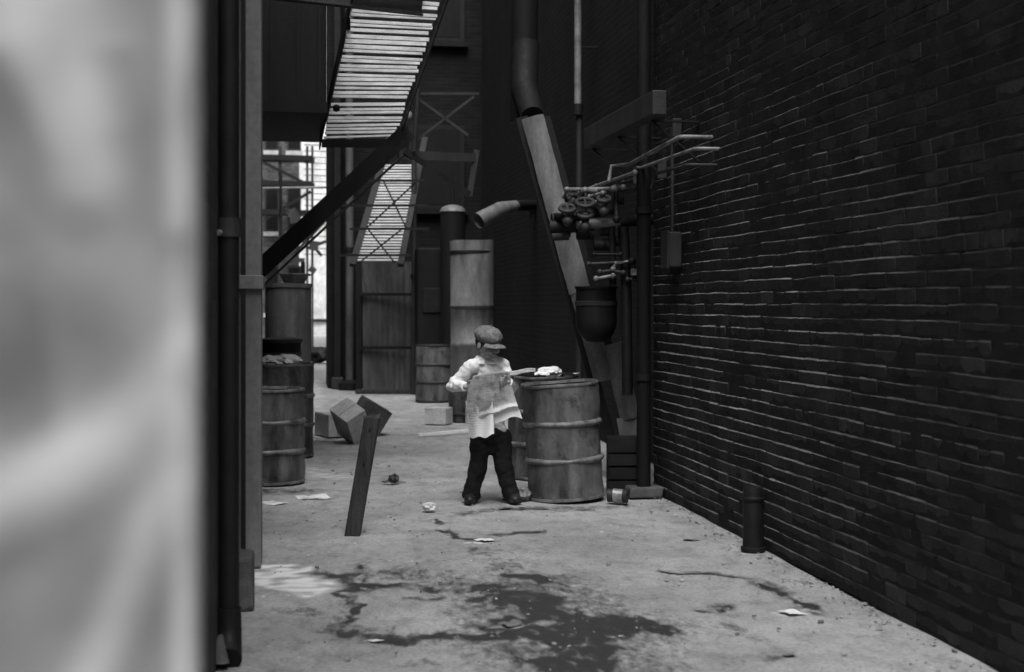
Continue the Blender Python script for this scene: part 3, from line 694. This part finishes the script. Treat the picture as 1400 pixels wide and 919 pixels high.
q = P(362, 663, 11.2); q.z = 0
d3 = thing('oil_drum', 'rusty dented low drum, foremost of the two on the left', 'drum', q + FW * .2, (0, 0, .4), DG)
drum_parts(d3, .78, .295, M['drum_d'], M['hoop_d'], .02, 3)
q = P(383, 626, 13.15); q.z = 0
d4 = thing('oil_drum', 'taller dark drum topped with white litter, behind the rusty left one', 'drum', q + FW * .2, (0, 0, 2.1), DG)
drum_parts(d4, .90, .292, M['drum_d'], M['hoop_d'], .01, 4)
q = P(594, 545, 20.8); q.z = 0
d5 = thing('oil_drum', 'far closed drum standing in front of the black boiler casing', 'drum', q, (0, 0, .2), DG)
drum_parts(d5, .86, .29, M['drum'], M['iron_g'], .01, 5)
q = P(637, 575, 17.3); q.z = 0
d6 = thing('keg', 'small dark keg half hidden behind the boy', 'keg', q)
MB().lathe([(0, 0), (.2, 0), (.22, .15), (.225, .3), (.2, .56), (.19, .56), (.18, .5), (0, .5)], 32).build('body', M['drum_d'], d6, smooth=True)
for z in (.08, .45): MB().lathe([(.212, z), (.225, z + .01), (.225, z + .03), (.21, z + .04)], 32).build('hoop', M['iron_g'], d6, smooth=True)
# ash can and tank behind the left drums
q = P(384, 600, 14.9); q.z = 0
t = thing('ash_can', 'dark ribbed ash can with lid behind the left drums', 'ash can', q)
zt = P(0, 461, 14.9).z
MB().lathe([(0, 0), (.2, 0), (.22, zt - .05), (.225, zt - .04), (.0, zt - .04)], 32).build('body', M['hous'], t, smooth=True)
for z in (zt - .32, zt - .2): MB().lathe([(.215, z), (.235, z + .01), (.235, z + .025), (.215, z + .035)], 32).build('rib', M['iron_g'], t, smooth=True)
MB().lathe([(.235, zt - .06), (.24, zt - .02), (.12, zt), (0, zt + .005)], 32).build('lid', M['iron_g'], t, smooth=True)
q = P(394, 560, 18.5); q.z = 0; zt = P(0, 388, 18.5).z
t = thing('upright_tank', 'tall dark upright tank standing behind the ash can', 'tank', q)
MB().lathe([(0, 0), (.3, 0), (.31, .02), (.31, zt - .06), (.33, zt - .05), (.33, zt), (0, zt + .01)], 40).warp(.008, 3, 2).build('shell', M['sheet'], t, smooth=True)
MB().tube([(.2, .05, zt), (.2, .05, zt + .3)], .03, 10).build('vent', M['iron'], t, smooth=True)
t = thing('wash_pan', 'pale shallow pan resting on top of the upright tank', 'pan', q + V(.08, -.05, zt + .012))
MB().lathe([(0, 0), (.14, 0), (.2, .11), (.215, .115), (.215, .125), (.19, .12), (.13, .02), (0, .015)], 32).build('bowl', M['flue'], t, smooth=True)
MB().tube([(.2, 0, .1), (.26, 0, .12), (.26, .05, .12), (.2, .06, .1)], .01, 8).build('handle', M['iron_g'], t, smooth=True)
# litter heaps on drums
def crumple(c, r, seed, flat=.6, amp=.5, sub=3):
    mb = MB(); mb.ball((0, 0, 0), 1, sub); o = Vector((seed * 3.7, seed * 1.3, seed * 2.9))
    for p in mb.v:
        k = 1 + amp * (noise.noise(p * 1.6 + o) + .6 * abs(noise.noise(p * 3.7 + o)) - .25); p *= k; p.x *= r; p.y *= r; p.z *= r * flat
    lo = min(p.z for p in mb.v)
    for p in mb.v: p.z -= lo
    for p in mb.v: p += Vector(c)
    return mb
def sheet_paper(c, w, l, rz, seed, lift=.018):
    mb = MB(); o = Vector((seed * 3.1, seed, 0)); c = Vector(c); rot = Matrix.Rotation(rz, 3, 'Z')
    def g(i, j):
        p = Vector(((i - .5) * w, (j - .5) * l, 0)); p.x += .02 * noise.noise(p * 9 + o); p.y += .03 * noise.noise(p * 7 + o * 2)
        z = lift * (abs(noise.noise(p * 6 + o)) + .5 * abs(noise.noise(p * 17 + o))) + .004
        q = rot @ p; q.z = z - .012; return c + q
    return mb.grid(g, 16, 16)
top = Vector(d2.location) + V(0, 0, .87)
LG = 'paper litter heaped on the drums'
lab = ['crumpled white paper heaped at the middle of the dark drum', 'flattened white paper spread on the right of the paper heap', 'small torn scrap on the left of the paper heap', 'dark rags packed under the paper in the dark drum']
o = crumple(top + RT * .03 + V(0, -.13, -.02), .12, 1, .42).build('crumpled_paper', M['paper2'], smooth=False); tag(o, lab[0], 'paper', LG)
o = sheet_paper(top + RT * .14 + V(0, -.12, .02), .28, .2, .2, 2, .05).build('crumpled_paper', M['paper2'], smooth=False); tag(o, lab[1], 'paper', LG)
o = crumple(top - RT * .13 + V(0, -.1, -.03), .06, 3, .6).build('crumpled_paper', M['pipe_l'], smooth=False); tag(o, lab[2], 'paper', LG)
o = crumple(top + V(0, 0, -.2), .235, 4, .55, .25, 4).build('rag_bundle', M['hous'], smooth=True); tag(o, lab[3], 'rags', LG)
top = Vector(d4.location) + V(0, 0, .9)
o = crumple(top + RT * .05 + V(0, -.1, -.03), .13, 5, .5).build('crumpled_paper', M['paper2'], smooth=False); tag(o, 'crumpled white paper on the right of the left drum heap', 'paper', LG)
o = crumple(top - RT * .12 + V(0, -.09, -.03), .12, 6, .5).build('crumpled_paper', M['paper2'], smooth=False); tag(o, 'bulging pale paper on the left of the left drum heap', 'paper', LG)
o = crumple(top + V(0, 0.02, -.2), .225, 7, .5, .25, 4).build('rag_bundle', M['hous'], smooth=True); tag(o, 'dark rags packed inside the tall left drum', 'rags', LG)

# ------------------------------------------------------------------ cartons, stick, plank, can, ground litter
def carton(name, label, c, sz, rot, mt, lid=True):
    t = thing(name, label, 'box', c, rot, 'discarded cartons')
    MB().box((0, 0, sz[2] / 2), sz, None, .006).build('body', M[mt], t, bevel=.006)
    MB().box((0, -sz[1] * .25 - .002, sz[2] + .004), (sz[0] * .99, sz[1] * .49, .006), None, .003).build('flap', M[mt], t)
    MB().box((0, sz[1] * .25 + .002, sz[2] + .006), (sz[0] * .99, sz[1] * .49, .006), None, .003).build('flap', M[mt], t)
    return t
q = P(460, 592, 15.4); q.z = 0; carton('carton', 'flat pale carton lying left of the tumbled pair', q, (.36, .45, .25), (0, 0, R(20)), 'carton')
q = P(486, 599, 14.85); q.z = .06; carton('carton', 'carton tipped on its corner with a pale face showing', q, (.25, .34, .36), (R(24), R(-30), R(22)), 'carton')
q = P(494, 592, 15.45); q.z = .05; carton('carton', 'dark carton tipped behind the leaning post', q, (.34, .3, .34), (R(8), R(30), R(14)), 'carton_d')
q = P(600, 580, 16.9); q.z = 0; carton('carton', 'small closed carton alone on the ground left of the boy', q, (.27, .3, .19), (0, 0, R(-24)), 'carton')
q = G(607, 595)
t = thing('stick', 'thin white stick lying on the ground left of the boy', 'stick', q)
MB().bar(G(572, 597) + V(0, 0, .02), G(648, 591) + V(0, 0, .02), .045, .03, UP).warp(.006, 5).build('stick', M['paper2'], t, world=True)
q = G(481, 731)
t = thing('leaning_post', 'dark wooden post stub leaning right in the middle of the alley', 'post', q)
tp = P(509, 570, 8.85)
a = q - V(0, 0, .03) ; ax = (tp - a)
mb = MB(); mb.bar(a, tp, .1, .075, FW); mb.warp(.004, 8, 3); mb.build('post', M['wood_d'], t, world=True, bevel=.008)
mb = MB()
for k in range(7):
    o_ = RT * (-.045 + .015 * k) + FW * random.uniform(-.02, .02); mb.bar(tp + o_ - ax.normalized() * .01, tp + o_ * 1.05 + ax.normalized() * random.uniform(.004, .022), .016, .05, FW)
mb.build('splintered_head', M['stone'], t, world=True)
for k in (.62, .9):
    n0 = a.lerp(tp, k) - FW * .036; mb = MB(); mb.tube([n0 + FW * .01, n0 - FW * .012], [.005, .007], 8); mb.build('nail', M['iron'], t, world=True)
q = G(845, 688)
t = thing('tin_can', 'dented tin can with pale label lying beside the big drum', 'can', q + V(0, 0, .055), (R(90), 0, R(60)))
MB().lathe([(0, -.075), (.05, -.075), (.053, -.07), (.05, -.062), (.05, .062), (.053, .07), (.05, .075), (.046, .07), (0, .068)], 24).warp(.008, 14).build('body', M['iron_g'], t, smooth=True)
MB().lathe([(.0525, -.03), (.0535, -.03), (.0535, .045), (.0525, .045)], 24).warp(.008, 14).build('wrapper', M['tin'], t, smooth=True)
GL = 'paper litter on the alley ground'
def ball_litter(u, v, r, seed, label, mt='paper', flat=.7):
    o = crumple(G(u, v), r, seed, flat).build('crumpled_paper', M[mt]); tag(o, label, 'paper', GL)
def sheet_litter(u, v, w, l, rz, seed, label, mt='paper', lift=.018):
    o = sheet_paper(G(u, v), w, l, rz, seed, lift).build('paper_scrap', M[mt]); tag(o, label, 'paper', GL)
ball_litter(716, 684, .055, 11, 'round crumpled paper ball touching the foot of the big drum', 'pipe_l', .9)
ball_litter(587, 699, .05, 12, 'crumpled white paper in front of the boy to the left', 'paper', .6)
ball_litter(538, 661, .045, 13, 'dark crumpled wad on the ground right of the leaning post', 'iron_g', .9)
ball_litter(527, 660, .028, 14, 'tiny pale scrap beside the dark wad', 'pipe_l', .6)
sheet_litter(428, 679, .26, .2, .2, 15, 'flattened white paper left of the leaning post')
sheet_litter(374, 687, .14, .2, .7, 16, 'white paper scrap beside the grey pilaster')
sheet_litter(664, 737, .12, .1, .5, 17, 'small white paper scrap in front of the boy')
sheet_litter(945, 737, .06, .1, .9, 18, 'small white scrap near the brick wall', 'pipe_l')
sheet_litter(1083, 836, .1, .1, .3, 19, 'white paper at the end of the wet crack on the right', 'paper', .018)
sheet_litter(700, 852, .08, .1, .3, 20, 'pale scrap lying in the wet patch', 'pipe_l')
sheet_litter(690, 694, .1, .08, .3, 21, 'pale scrap between the boy and the big drum', 'pipe_l')
sheet_litter(735, 683, .12, .05, 0.1, 22, 'thin pale strip at the foot of the big drum', 'pipe_l')
sheet_litter(404, 502, .5, .5, .4, 23, 'pale sheet on the far ground beside the tank', 'slat')
sheet_litter(515, 874, .05, .06, .9, 24, 'tiny white scrap left of the wet patch')
sheet_litter(1078, 893, .06, .06, .2, 25, 'tiny pale scrap at the lower right', 'pipe_l')
# wheelbarrow-like dark mound at end of passage
q = G(438, 497)
t = thing('rubble_heap', 'dark low heap at the far end below the bright gap', 'heap', q)
crumple((0, 0, 0), .35, 31, .6).build('heap', M['iron'], t)

# ------------------------------------------------------------------ far end
fb = thing('far_building', 'pale distant brick building glimpsed beyond the passage', 'building', (-1, 44, 0))
fx1 = P(409, 300, 44.6).x
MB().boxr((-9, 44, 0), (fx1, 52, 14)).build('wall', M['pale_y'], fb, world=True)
for k in range(4):
    for x in (-1.6, -.65, .05):
        z = 1.2 + k * 2.6; w = MB().boxr((x - .22, 43.95, z), (x + .22, 43.997, z + 1.5)).build('window', M['iron_g'], fb, world=True)
        MB().boxr((x - .17, 43.94, z + .06), (x + .17, 43.947, z + 1.44)).build('pane', M['hous'], w, world=True)
        MB().boxr((x - .27, 43.9, z - .14), (x + .27, 43.996, z - .01)).build('sill', M['slat2'], w, world=True)
wb = thing('white_building', 'white building raised to stand in for bright sky in the far gap', 'building', (1.2, 62, 0))
MB().boxr((-6, 62, 0), (9, 70, 16)).build('wall', M['white_y'], wb, world=True)  # upper wall added so its white stands in for bright sky
MB().boxr((-6, 61.9, P(0, 440, 62).z), (9, 61.99, P(0, 436, 62).z)).build('string_course', M['iron_g'], wb, world=True)
ff = thing('far_fire_escape', 'distant fire escape of thin bars crossing the bright gap', 'fire escape', P(420, 300, 42))
fd = 42.0
for v in (216, 251, 290): MB().bar(P(345, v, fd), P(428, v + 2, fd), .16, .7, FW).build('platform', M['iron'], ff, world=True)
mb = MB()
for k in range(19): mb.bar(P(416, 198 + k * 8.3, fd), P(446, 198 + k * 8.3 + 1, fd), .022, .03, FW)
mb.build('rungs', M['iron_g'], ff, world=True)
mb = MB()
for u in (383, 420, 427): mb.bar(P(u, 200, fd - .2), P(u, 480, fd - .2), .07 if u != 383 else .1, .05, FW)
mb.build('posts', M['iron_g'], ff, world=True)
for a, b in (((360, 222), (420, 252)), ((362, 300), (425, 262)), ((400, 350), (446, 300)), ((396, 300), (440, 350)), ((420, 340), (446, 330)), ((398, 326), (430, 318))):
    MB().bar(P(*a, fd - .3), P(*b, fd - .3), .09, .04, FW).build('brace', M['iron'], ff, world=True)
for k in range(12):
    u = random.uniform(396, 436); v = random.uniform(290, 372)
    MB().box(P(u, v, fd - .5), (random.uniform(.1, .3), .05, random.uniform(.1, .4)), Matrix.Rotation(random.uniform(-.6, .6), 3, 'Y'), .03).build('gap_clutter', M['iron_g'], ff, world=True)  # made-up dark bits that break up the bright gap
t = thing('clothes_pole', 'thin pale horizontal pole across the passage, beyond the stair', 'pole', P(410, 257, 26))
MB().tube([P(340, 258, 26), P(454, 256, 26)], .022, 8).build('pole', M['slat'], t, world=True, smooth=True)
MB().tube([P(384, 240, 26), P(384, 330, 26)], .03, 8).build('upright', M['iron_g'], t, world=True, smooth=True)
q = P(454, 497, 27)
t = thing('white_doorway_post', 'dark slim post at the corner of the rear building', 'post', (q.x, q.y - 3.2, 0))
MB().box((0, 0, 4), (.12, .12, 8)).build('post', M['iron'], t, bevel=.01)
MB().box((0, 0, .1), (.2, .2, .2)).build('base', M['iron_g'], t, bevel=.02)

# ------------------------------------------------------------------ the boy
bq = P(670, 690, 10.09); bq.z = 0; bq += FW * .12
boy = thing('person', 'boy in a flat cap, pale shirt and dark trousers reading a newspaper', 'person', bq, (0, 0, -TH))
S = 183.0
def B(u, v, y=0): return Vector(((u - 670) / S, y, (688 - v) / S))
def capsule(mb, pts, rs, seg=16):
    n = len(pts); P2 = []; R2 = []
    for i in range(n - 1):
        for k in range(6):
            f_ = k / 6; P2.append(Vector(pts[i]).lerp(Vector(pts[i + 1]), f_)); R2.append(rs[i] + (rs[i + 1] - rs[i]) * smooth(f_))
    P2.append(Vector(pts[-1])); R2.append(rs[-1])
    mb.tube(P2, R2, seg); mb.ball(pts[0], rs[0], 2); mb.ball(pts[-1], rs[-1], 2)
    for i in range(1, n - 1): mb.ball(pts[i], rs[i] * .995, 2)
def remesh(mb, name, mat, vox, parent, post=None, sm=6):
    me = bpy.data.meshes.new('tmp'); me.from_pydata([tuple(p) for p in mb.v], [], mb.f); me.update()
    bm = bmesh.new(); bm.from_mesh(me); bmesh.ops.recalc_face_normals(bm, faces=bm.faces); bm.to_mesh(me); bm.free()
    ob = bpy.data.objects.new('tmp', me); COL.objects.link(ob)
    r = ob.modifiers.new('r', 'REMESH'); r.mode = 'VOXEL'; r.voxel_size = vox
    s = ob.modifiers.new('s', 'SMOOTH'); s.iterations = sm; s.factor = .5
    dg = bpy.context.evaluated_depsgraph_get(); dg.update()
    nm = bpy.data.meshes.new_from_object(ob.evaluated_get(dg)); bpy.data.objects.remove(ob)
    nm.name = name
    if post:
        ns = [v.normal.copy() for v in nm.vertices]
        for v, k in zip(nm.vertices, ns): v.co = post(v.co.copy(), k)
    nm.materials.clear(); nm.materials.append(mat)
    for p in nm.polygons: p.use_smooth = True
    o = bpy.data.objects.new(name, nm); COL.objects.link(o); o.parent = parent
    return o
HC = B(667, 470, -.03)                               # head centre
HR = Matrix.Rotation(R(42), 3, 'Z') @ Matrix.Rotation(R(16), 3, 'X')   # turned to image right, looking down
def H(x, y, z): return HC + HR @ Vector((x, y, z))
SL, SR = B(645, 500, -.02), B(686, 499, .05)
EL, ER = B(617, 527, -.02), B(702, 527, -.06)
WL, WR = B(637, 526, -.2), B(694, 519, -.24)
body = MB()
body.ball(H(0, .012, .02), (.074, .092, .095), 3, HR)         # skull
body.ball(H(0, -.03, -.045), (.054, .052, .058), 3, HR)       # jaw
body.ball(H(0, -.055, -.083), (.024, .022, .02), 2, HR)       # chin
body.ball(H(0, -.083, .018), (.045, .016, .016), 2, HR)       # brow
for s in (-1, 1):
    body.ball(H(s * .036, -.068, -.028), (.024, .022, .024), 2, HR)    # cheeks
    body.ball(H(s * .079, .012, -.01), (.01, .02, .03), 2, HR)         # ears
capsule(body, [H(0, -.088, .008), H(0, -.106, -.024)], [.009, .014], 10)  # nose
body.ball(H(0, -.086, -.052), (.022, .011, .007), 2, HR); body.ball(H(0, -.083, -.063), (.019, .011, .007), 2, HR)  # lips
NB = B(665, 493, .03)
capsule(body, [H(0, .025, -.06), NB, B(666, 505, .03)], [.042, .043, .06])
capsule(body, [B(666, 505, .03), B(667, 540, .02), B(669, 580, .02)], [.085, .088, .09])
for s, e, w in ((SL, EL, WL), (SR, ER, WR)): capsule(body, [s, e, w], [.037, .031, .022])
capsule(body, [B(660, 595, .02), B(654, 640, -.0), B(646, 682, .03)], [.065, .05, .035]); capsule(body, [B(682, 595, .02), B(687, 640, .01), B(695, 678, .04)], [.065, .05, .035])
body.ball(B(669, 590, .02), (.12, .085, .08), 3)
def hand(w, fwd, up, side):
    fwd = fwd.normalized(); up = (up - up.dot(fwd) * fwd).normalized(); sd = fwd.cross(up) * side
    pc = w + fwd * .035
    body.ball(pc, 1, 3, Matrix((fwd * .04, up * .033, sd * .015)).transposed())
    for k, ln in enumerate((.042, .048, .045, .035)):
        b0 = w + fwd * .058 + up * (.024 - k * .016)
        p1 = b0 + fwd * ln * .5 + sd * .006; p2 = p1 + fwd * ln * .3 + sd * .016; p3 = p2 + fwd * .004 + sd * .016
        capsule(body, [w + fwd * .04 + up * (.02 - k * .013), b0, p1, p2, p3], [.009, .0085, .008, .0072, .006], 8)
    capsule(body, [w + fwd * .02 + up * .02, w + fwd * .035 + up * .04 + sd * .012, w + fwd * .058 + up * .045 + sd * .024, w + fwd * .072 + up * .042 + sd * .03], [.011, .0095, .0085, .007], 8)
hand(WL, V(.85, -.3, .05), V(0, -.15, 1), 1)
hand(WR, V(-.5, -.5, .05), V(0, -.2, 1), -1)
remesh(body, 'body', M['skin'], .0048, boy, None, 3)
for s in (-1, 1): MB().ball(H(s * .03, -.082, .002), .0095, 2).build('eye', M['eye'], boy, smooth=True)
hr = MB().ball(H(0, .022, .02), (.081, .094, .098), 4, HR); keep = MB()
inv = HR.inverted(); hr2 = MB(); idx = {}
for i, p in enumerate(hr.v):
    l = inv @ (p - HC)
    p += HR @ (Vector((l.x, l.y, l.z)) * (.03 * noise.noise(p * 60)))
fs = [f for f in hr.f if all((inv @ (hr.v[i] - HC)).y > -.045 - (.02 if (inv @ (hr.v[i] - HC)).z > .05 else 0) + max(0, -.0 - (inv @ (hr.v[i] - HC)).z) * 1.2 and (inv @ (hr.v[i] - HC)).z > -.06 for i in f)]
hr.f = fs; ho = hr.build('hair', M['hair'], boy, smooth=True)
# cap: slouching crown + visor
cap = MB(); cap.ball(H(0, .014, .066), (.102, .116, .072), 4, HR); cap.ball(H(0, .008, .045), (.09, .104, .034), 3, HR)
def cp(co, n): return co + n * (.006 * noise.noise(co * 22) + .002 * noise.noise(co * 60))
co = remesh(cap, 'cap', M['cap'], .006, boy, cp, 5)
vis = MB()
def vz(i, j):
    a = (i - .5) * 2.2; r = .085 + j * (.06 if True else 0) * math.cos(a * .7)
    return H(math.sin(a) * (r * .93), -math.cos(a) * r - .008, .036 - j * .018 - .012 * abs(math.sin(a)) )
vis.grid(vz, 20, 5); vo = vis.build('visor', M['cap'], co, smooth=True)
sd = vo.modifiers.new('thick', 'SOLIDIFY'); sd.thickness = .006
MB().ball(H(0, .014, .139), (.011, .011, .006), 2, HR).build('button', M['cap'], co, smooth=True)
# shirt
sh = MB()
capsule(sh, [B(666, 500, .03), B(667, 525, .025), B(668, 560, .02), B(669, 588, .015)], [.088, .108, .112, .116], 24)
sh.ball(B(666, 500, .025), (.12, .075, .05), 3)
capsule(sh, [SL, EL, WL.lerp(EL, .14)], [.054, .046, .033]); capsule(sh, [SR, ER, WR.lerp(ER, .16)], [.054, .046, .033])
capsule(sh, [B(664, 491, .03), B(644, 499, .022)], [.058, .05]); capsule(sh, [B(667, 491, .03), B(687, 498, .012)], [.058, .05])
sh.ball(B(668, 586, .01), (.138, .1, .05), 3)
for p in sh.v: 
    if p.z < .66 and abs(p.x) < .16: p.y = .02 + (p.y - .02) * .82
def shp(co, n): return co + n * (.014 * noise.noise(Vector((co.x * 9, co.y * 9, co.z * 14))) + .011 * noise.noise(Vector((co.x * 24 + co.z * 22, co.y * 20, co.z * 10 - co.x * 14))))
remesh(sh, 'shirt', M['shirt'], .0075, boy, shp, 4)
col = MB()
for s in (-1, 1):
    def cg(i, j, s=s):
        a = s * (.15 + i * 2.6); r = .056 + j * .045
        return NB + V(math.sin(a) * r * 1.1, -math.cos(a) * r,   .022 - j * .042 + .012 * i)
    col.grid(cg, 14, 4)
cl = col.build('collar', M['collar'], boy, smooth=True); s_ = cl.modifiers.new('t', 'SOLIDIFY'); s_.thickness = .004
for e, w_ in ((EL, WL), (ER, WR)):
    dcf = (w_ - e).normalized(); MB().tube([w_ - dcf * .045, w_ - dcf * .04, w_ - dcf * .008, w_ - dcf * .004], [.036, .039, .036, .03], 18).build('cuff', M['collar'], boy, smooth=True)
# trousers
tr = MB()
tr.ball(B(669, 592, .02), (.135, .1, .09), 3)
capsule(tr, [B(656, 598, .02), B(653, 640, .0), B(645, 672, .03), B(644, 682, .035)], [.08, .067, .064, .07], 20)
capsule(tr, [B(685, 598, .02), B(688, 640, .01), B(696, 668, .04), B(698, 678, .045)], [.08, .067, .064, .07], 20)
tr.ball(B(671, 612, .02), (.06, .07, .06), 3)
for p in tr.v: p.z = max(p.z, .025)
def trp(co, n): return co + n * (.010 * noise.noise(Vector((co.x * 12, co.y * 12, co.z * 10))) + .006 * noise.noise(Vector((co.x * 20, co.y * 20, co.z * 32))))
remesh(tr, 'trousers', M['trous'], .0075, boy, trp, 3)
for (u, v, y, a) in ((644, 688, .0, -12), (700, 686, .02, 28)):
    c_ = B(u, 688, y); c_.z = 0; rt = Matrix.Rotation(R(a), 3, 'Z'); so = MB()
    so.ball(c_ + rt @ V(0, -.05, .035), (.045, .085, .035), 3); so.ball(c_ + rt @ V(0, .045, .045), (.037, .055, .048), 3); so.box(c_ + rt @ V(0, .0, .01), (.07, .2, .02), rt)
    for p in so.v: p.z = max(p.z, 0.0)
    remesh(so, 'shoe', M['shoe'], .006, boy, None, 5)

# newspaper: printed columns are modelled in the sheet's material
m, nt, bs = nodes('newsprint'); L = nt.links.new
tc = nt.nodes.new('ShaderNodeTexCoord'); mp = nt.nodes.new('ShaderNodeMapping'); L(tc.outputs['UV'], mp.inputs[0])
w1 = nt.nodes.new('ShaderNodeTexBrick'); w1.offset = 0; L(mp.outputs[0], w1.inputs[0]); w1.inputs['Scale'].default_value = 1
w1.inputs['Brick Width'].default_value = .19; w1.inputs['Row Height'].default_value = .024; w1.inputs['Mortar Size'].default_value = .007; w1.inputs['Mortar Smooth'].default_value = .6
for k_, c_2 in (('Color1', .2), ('Color2', .34), ('Mortar', .48)): w1.inputs[k_].default_value = (c_2, c_2, c_2, 1)
nz = nt.nodes.new('ShaderNodeTexNoise'); nz.inputs['Scale'].default_value = 6; nz.inputs['Detail'].default_value = 7; L(mp.outputs[0], nz.inputs[0]); r3 = ramp(nt, [(.5, 0), (.66, .75)]); L(nz.outputs['Fac'], r3.inputs[0])
x2 = nt.nodes.new('ShaderNodeMixRGB'); L(r3.outputs[0], x2.inputs[0]); L(w1.outputs[0], x2.inputs[1]); x2.inputs[2].default_value = (.13, .13, .13, 1)
sep = nt.nodes.new('ShaderNodeSeparateXYZ'); L(tc.outputs['UV'], sep.inputs[0])
r4 = ramp(nt, [(-.0, 1), (.48, 0), (1.0, 0), (1.0, 0)]); r5 = ramp(nt, [(.97, 0), (.985, .7)]); L(sep.outputs['Y'], r5.inputs[0])
my = nt.nodes.new('ShaderNodeMath'); my.operation = 'MULTIPLY_ADD'; L(sep.outputs['X'], my.inputs[0]); my.inputs[1].default_value = -.45; my.inputs[2].default_value = .34
ay = nt.nodes.new('ShaderNodeMath'); ay.operation = 'ADD'; L(my.outputs[0], ay.inputs[0]); L(sep.outputs['Y'], ay.inputs[1]); L(ay.outputs[0], r4.inputs[0])
mxr = nt.nodes.new('ShaderNodeMath'); mxr.operation = 'MAXIMUM'; L(r4.outputs[0], mxr.inputs[0]); L(r5.outputs[0], mxr.inputs[1])
x3 = nt.nodes.new('ShaderNodeMixRGB'); L(mxr.outputs[0], x3.inputs[0]); L(x2.outputs[0], x3.inputs[1]); x3.inputs[2].default_value = (.85, .85, .85, 1)
L(x3.outputs[0], bs.inputs['Base Color']); bs.inputs['Roughness'].default_value = .85; bs.inputs['Specular IOR Level'].default_value = .15
NEWS = m
np_ = thing('newspaper', 'open newspaper with drooping lower corners held by the boy', 'newspaper', bq + V(0, 0, .9), (0, 0, -TH))
def pick(tab, t):
    for (t0, a), (t1, b) in zip(tab[:-1], tab[1:]):
        if t <= t1: k = (t - t0) / (t1 - t0); return a + (b - a) * k
    return tab[-1][1]
def leaf(i, j):  # j=0 bottom, 1 top
    k = 1 - j
    uL = pick([(0, 648), (.25, 641), (.7, 637), (1, 637)], k); vL = pick([(0, 511), (1, 578)], k)
    uR = pick([(0, 697), (.25, 699), (1, 714)], k); vR = pick([(0, 505), (1, 574)], k)
    u = uL + (uR - uL) * i; v = vL + (vR - vL) * i
    v += smooth((k - .55) / .45) * (3 * math.sin(i * 5) + 5 * math.sin(i * 2.2 + 3.6) + 2 * math.sin(i * 13)) - 2.5 * math.sin(i * 3.1) * (1 - k)
    fold = .47 + .04 * k
    y = -.34 + .16 * abs(i - fold) + .06 * k + .012 * math.sin(i * 9 + k * 3) * k
    y -= .03 * smooth(1 - abs(k - .8 + .22 * (i - .5)) / .09) * smooth(i * 1.6)
    p = B(u, v, y); p.y += .006 * noise.noise(Vector((i * 4, k * 5, 1)))
    return p - V(0, 0, .9)
def uvmap(o, nu, nv):
    uv = o.data.uv_layers.new(name='UVMap')
    for lp in o.data.loops:
        vi = lp.vertex_index; uv.data[lp.index].uv = ((vi % (nu + 1)) / nu, (vi // (nu + 1)) / nv)
o = MB().grid(leaf, 40, 40).build('front_page', NEWS, np_, smooth=True); uvmap(o, 40, 40)
def leaf2(i, j):
    k = 1 - j
    u = 637 + (37 + 2 * k) * i + 5 * k * (1 - i); v = 545 + (48 + 5 * i * (1 - i) * 2 - 4 * i) * k + 1.5 * math.sin(i * 12) * k
    return B(u, v, -.22 - .07 * i + .012 * math.sin(i * 11 + k * 2) - .02 * k) - V(0, 0, .9)
o = MB().grid(leaf2, 20, 24).build('back_page', NEWS, np_, smooth=True); uvmap(o, 20, 24)
for lp in o.data.uv_layers[0].data: lp.uv = (lp.uv[0], .35 * lp.uv[1])
def leaf3(i, j):
    u = 690 + 42 * i; v = 506 - 2.5 * i + 4 * (1 - j) * (1 - .3 * i) + 1.2 * math.sin(i * 6)
    return B(u, v, -.26 + .22 * j + .06 * i) - V(0, 0, .9)
o = MB().grid(leaf3, 16, 8).build('folded_page', NEWS, np_, smooth=True); uvmap(o, 16, 8)
for lp in o.data.uv_layers[0].data: lp.uv = (lp.uv[0], .7 + .3 * lp.uv[1])

# ------------------------------------------------------------------ light, sky, camera
EL_ = R(58); 
sun_dir = Vector((.10, .55, -1)).normalized()        # travel direction
sl = bpy.data.lights.new('sun', 'SUN'); sl.energy = 3.2; sl.angle = R(40); sl.color = (1, 1, 1)
so = bpy.data.objects.new('sun', sl); COL.objects.link(so); so.rotation_euler = sun_dir.to_track_quat('-Z', 'Y').to_euler()
so.location = (0, -5, 10)
el = math.asin(-sun_dir.z); az = math.atan2(-sun_dir.x, -sun_dir.y)
w = bpy.data.worlds.new('World'); scene.world = w; w.use_nodes = True; nt = w.node_tree; nt.nodes.clear()
sk = nt.nodes.new('ShaderNodeTexSky'); sk.sky_type = 'NISHITA'; sk.sun_disc = False; sk.sun_elevation = el; sk.sun_rotation = az
sk.air_density = 1.5; sk.dust_density = 7
bw = nt.nodes.new('ShaderNodeRGBToBW'); bg = nt.nodes.new('ShaderNodeBackground'); bg.inputs[1].default_value = .15; ou = nt.nodes.new('ShaderNodeOutputWorld')
nt.links.new(sk.outputs[0], bw.inputs[0]); nt.links.new(bw.outputs[0], bg.inputs[0]); nt.links.new(bg.outputs[0], ou.inputs[0])
cd_ = bpy.data.cameras.new('camera'); cam = bpy.data.objects.new('camera', cd_); COL.objects.link(cam)
cam.location = CAM; cam.rotation_euler = (R(90), 0, -TH)
cd_.sensor_width = 36; cd_.lens = 36 * F / 1400; cd_.shift_y = -(459.5 - VY) / 1400
cd_.clip_start = .05; cd_.clip_end = 1000
cd_.dof.use_dof = True; cd_.dof.focus_distance = 9.6; cd_.dof.aperture_fstop = 2.5
scene.camera = cam
scene.render.engine = 'CYCLES'
scene.view_settings.view_transform = 'Standard'; scene.view_settings.look = 'None'; scene.view_settings.exposure = 0
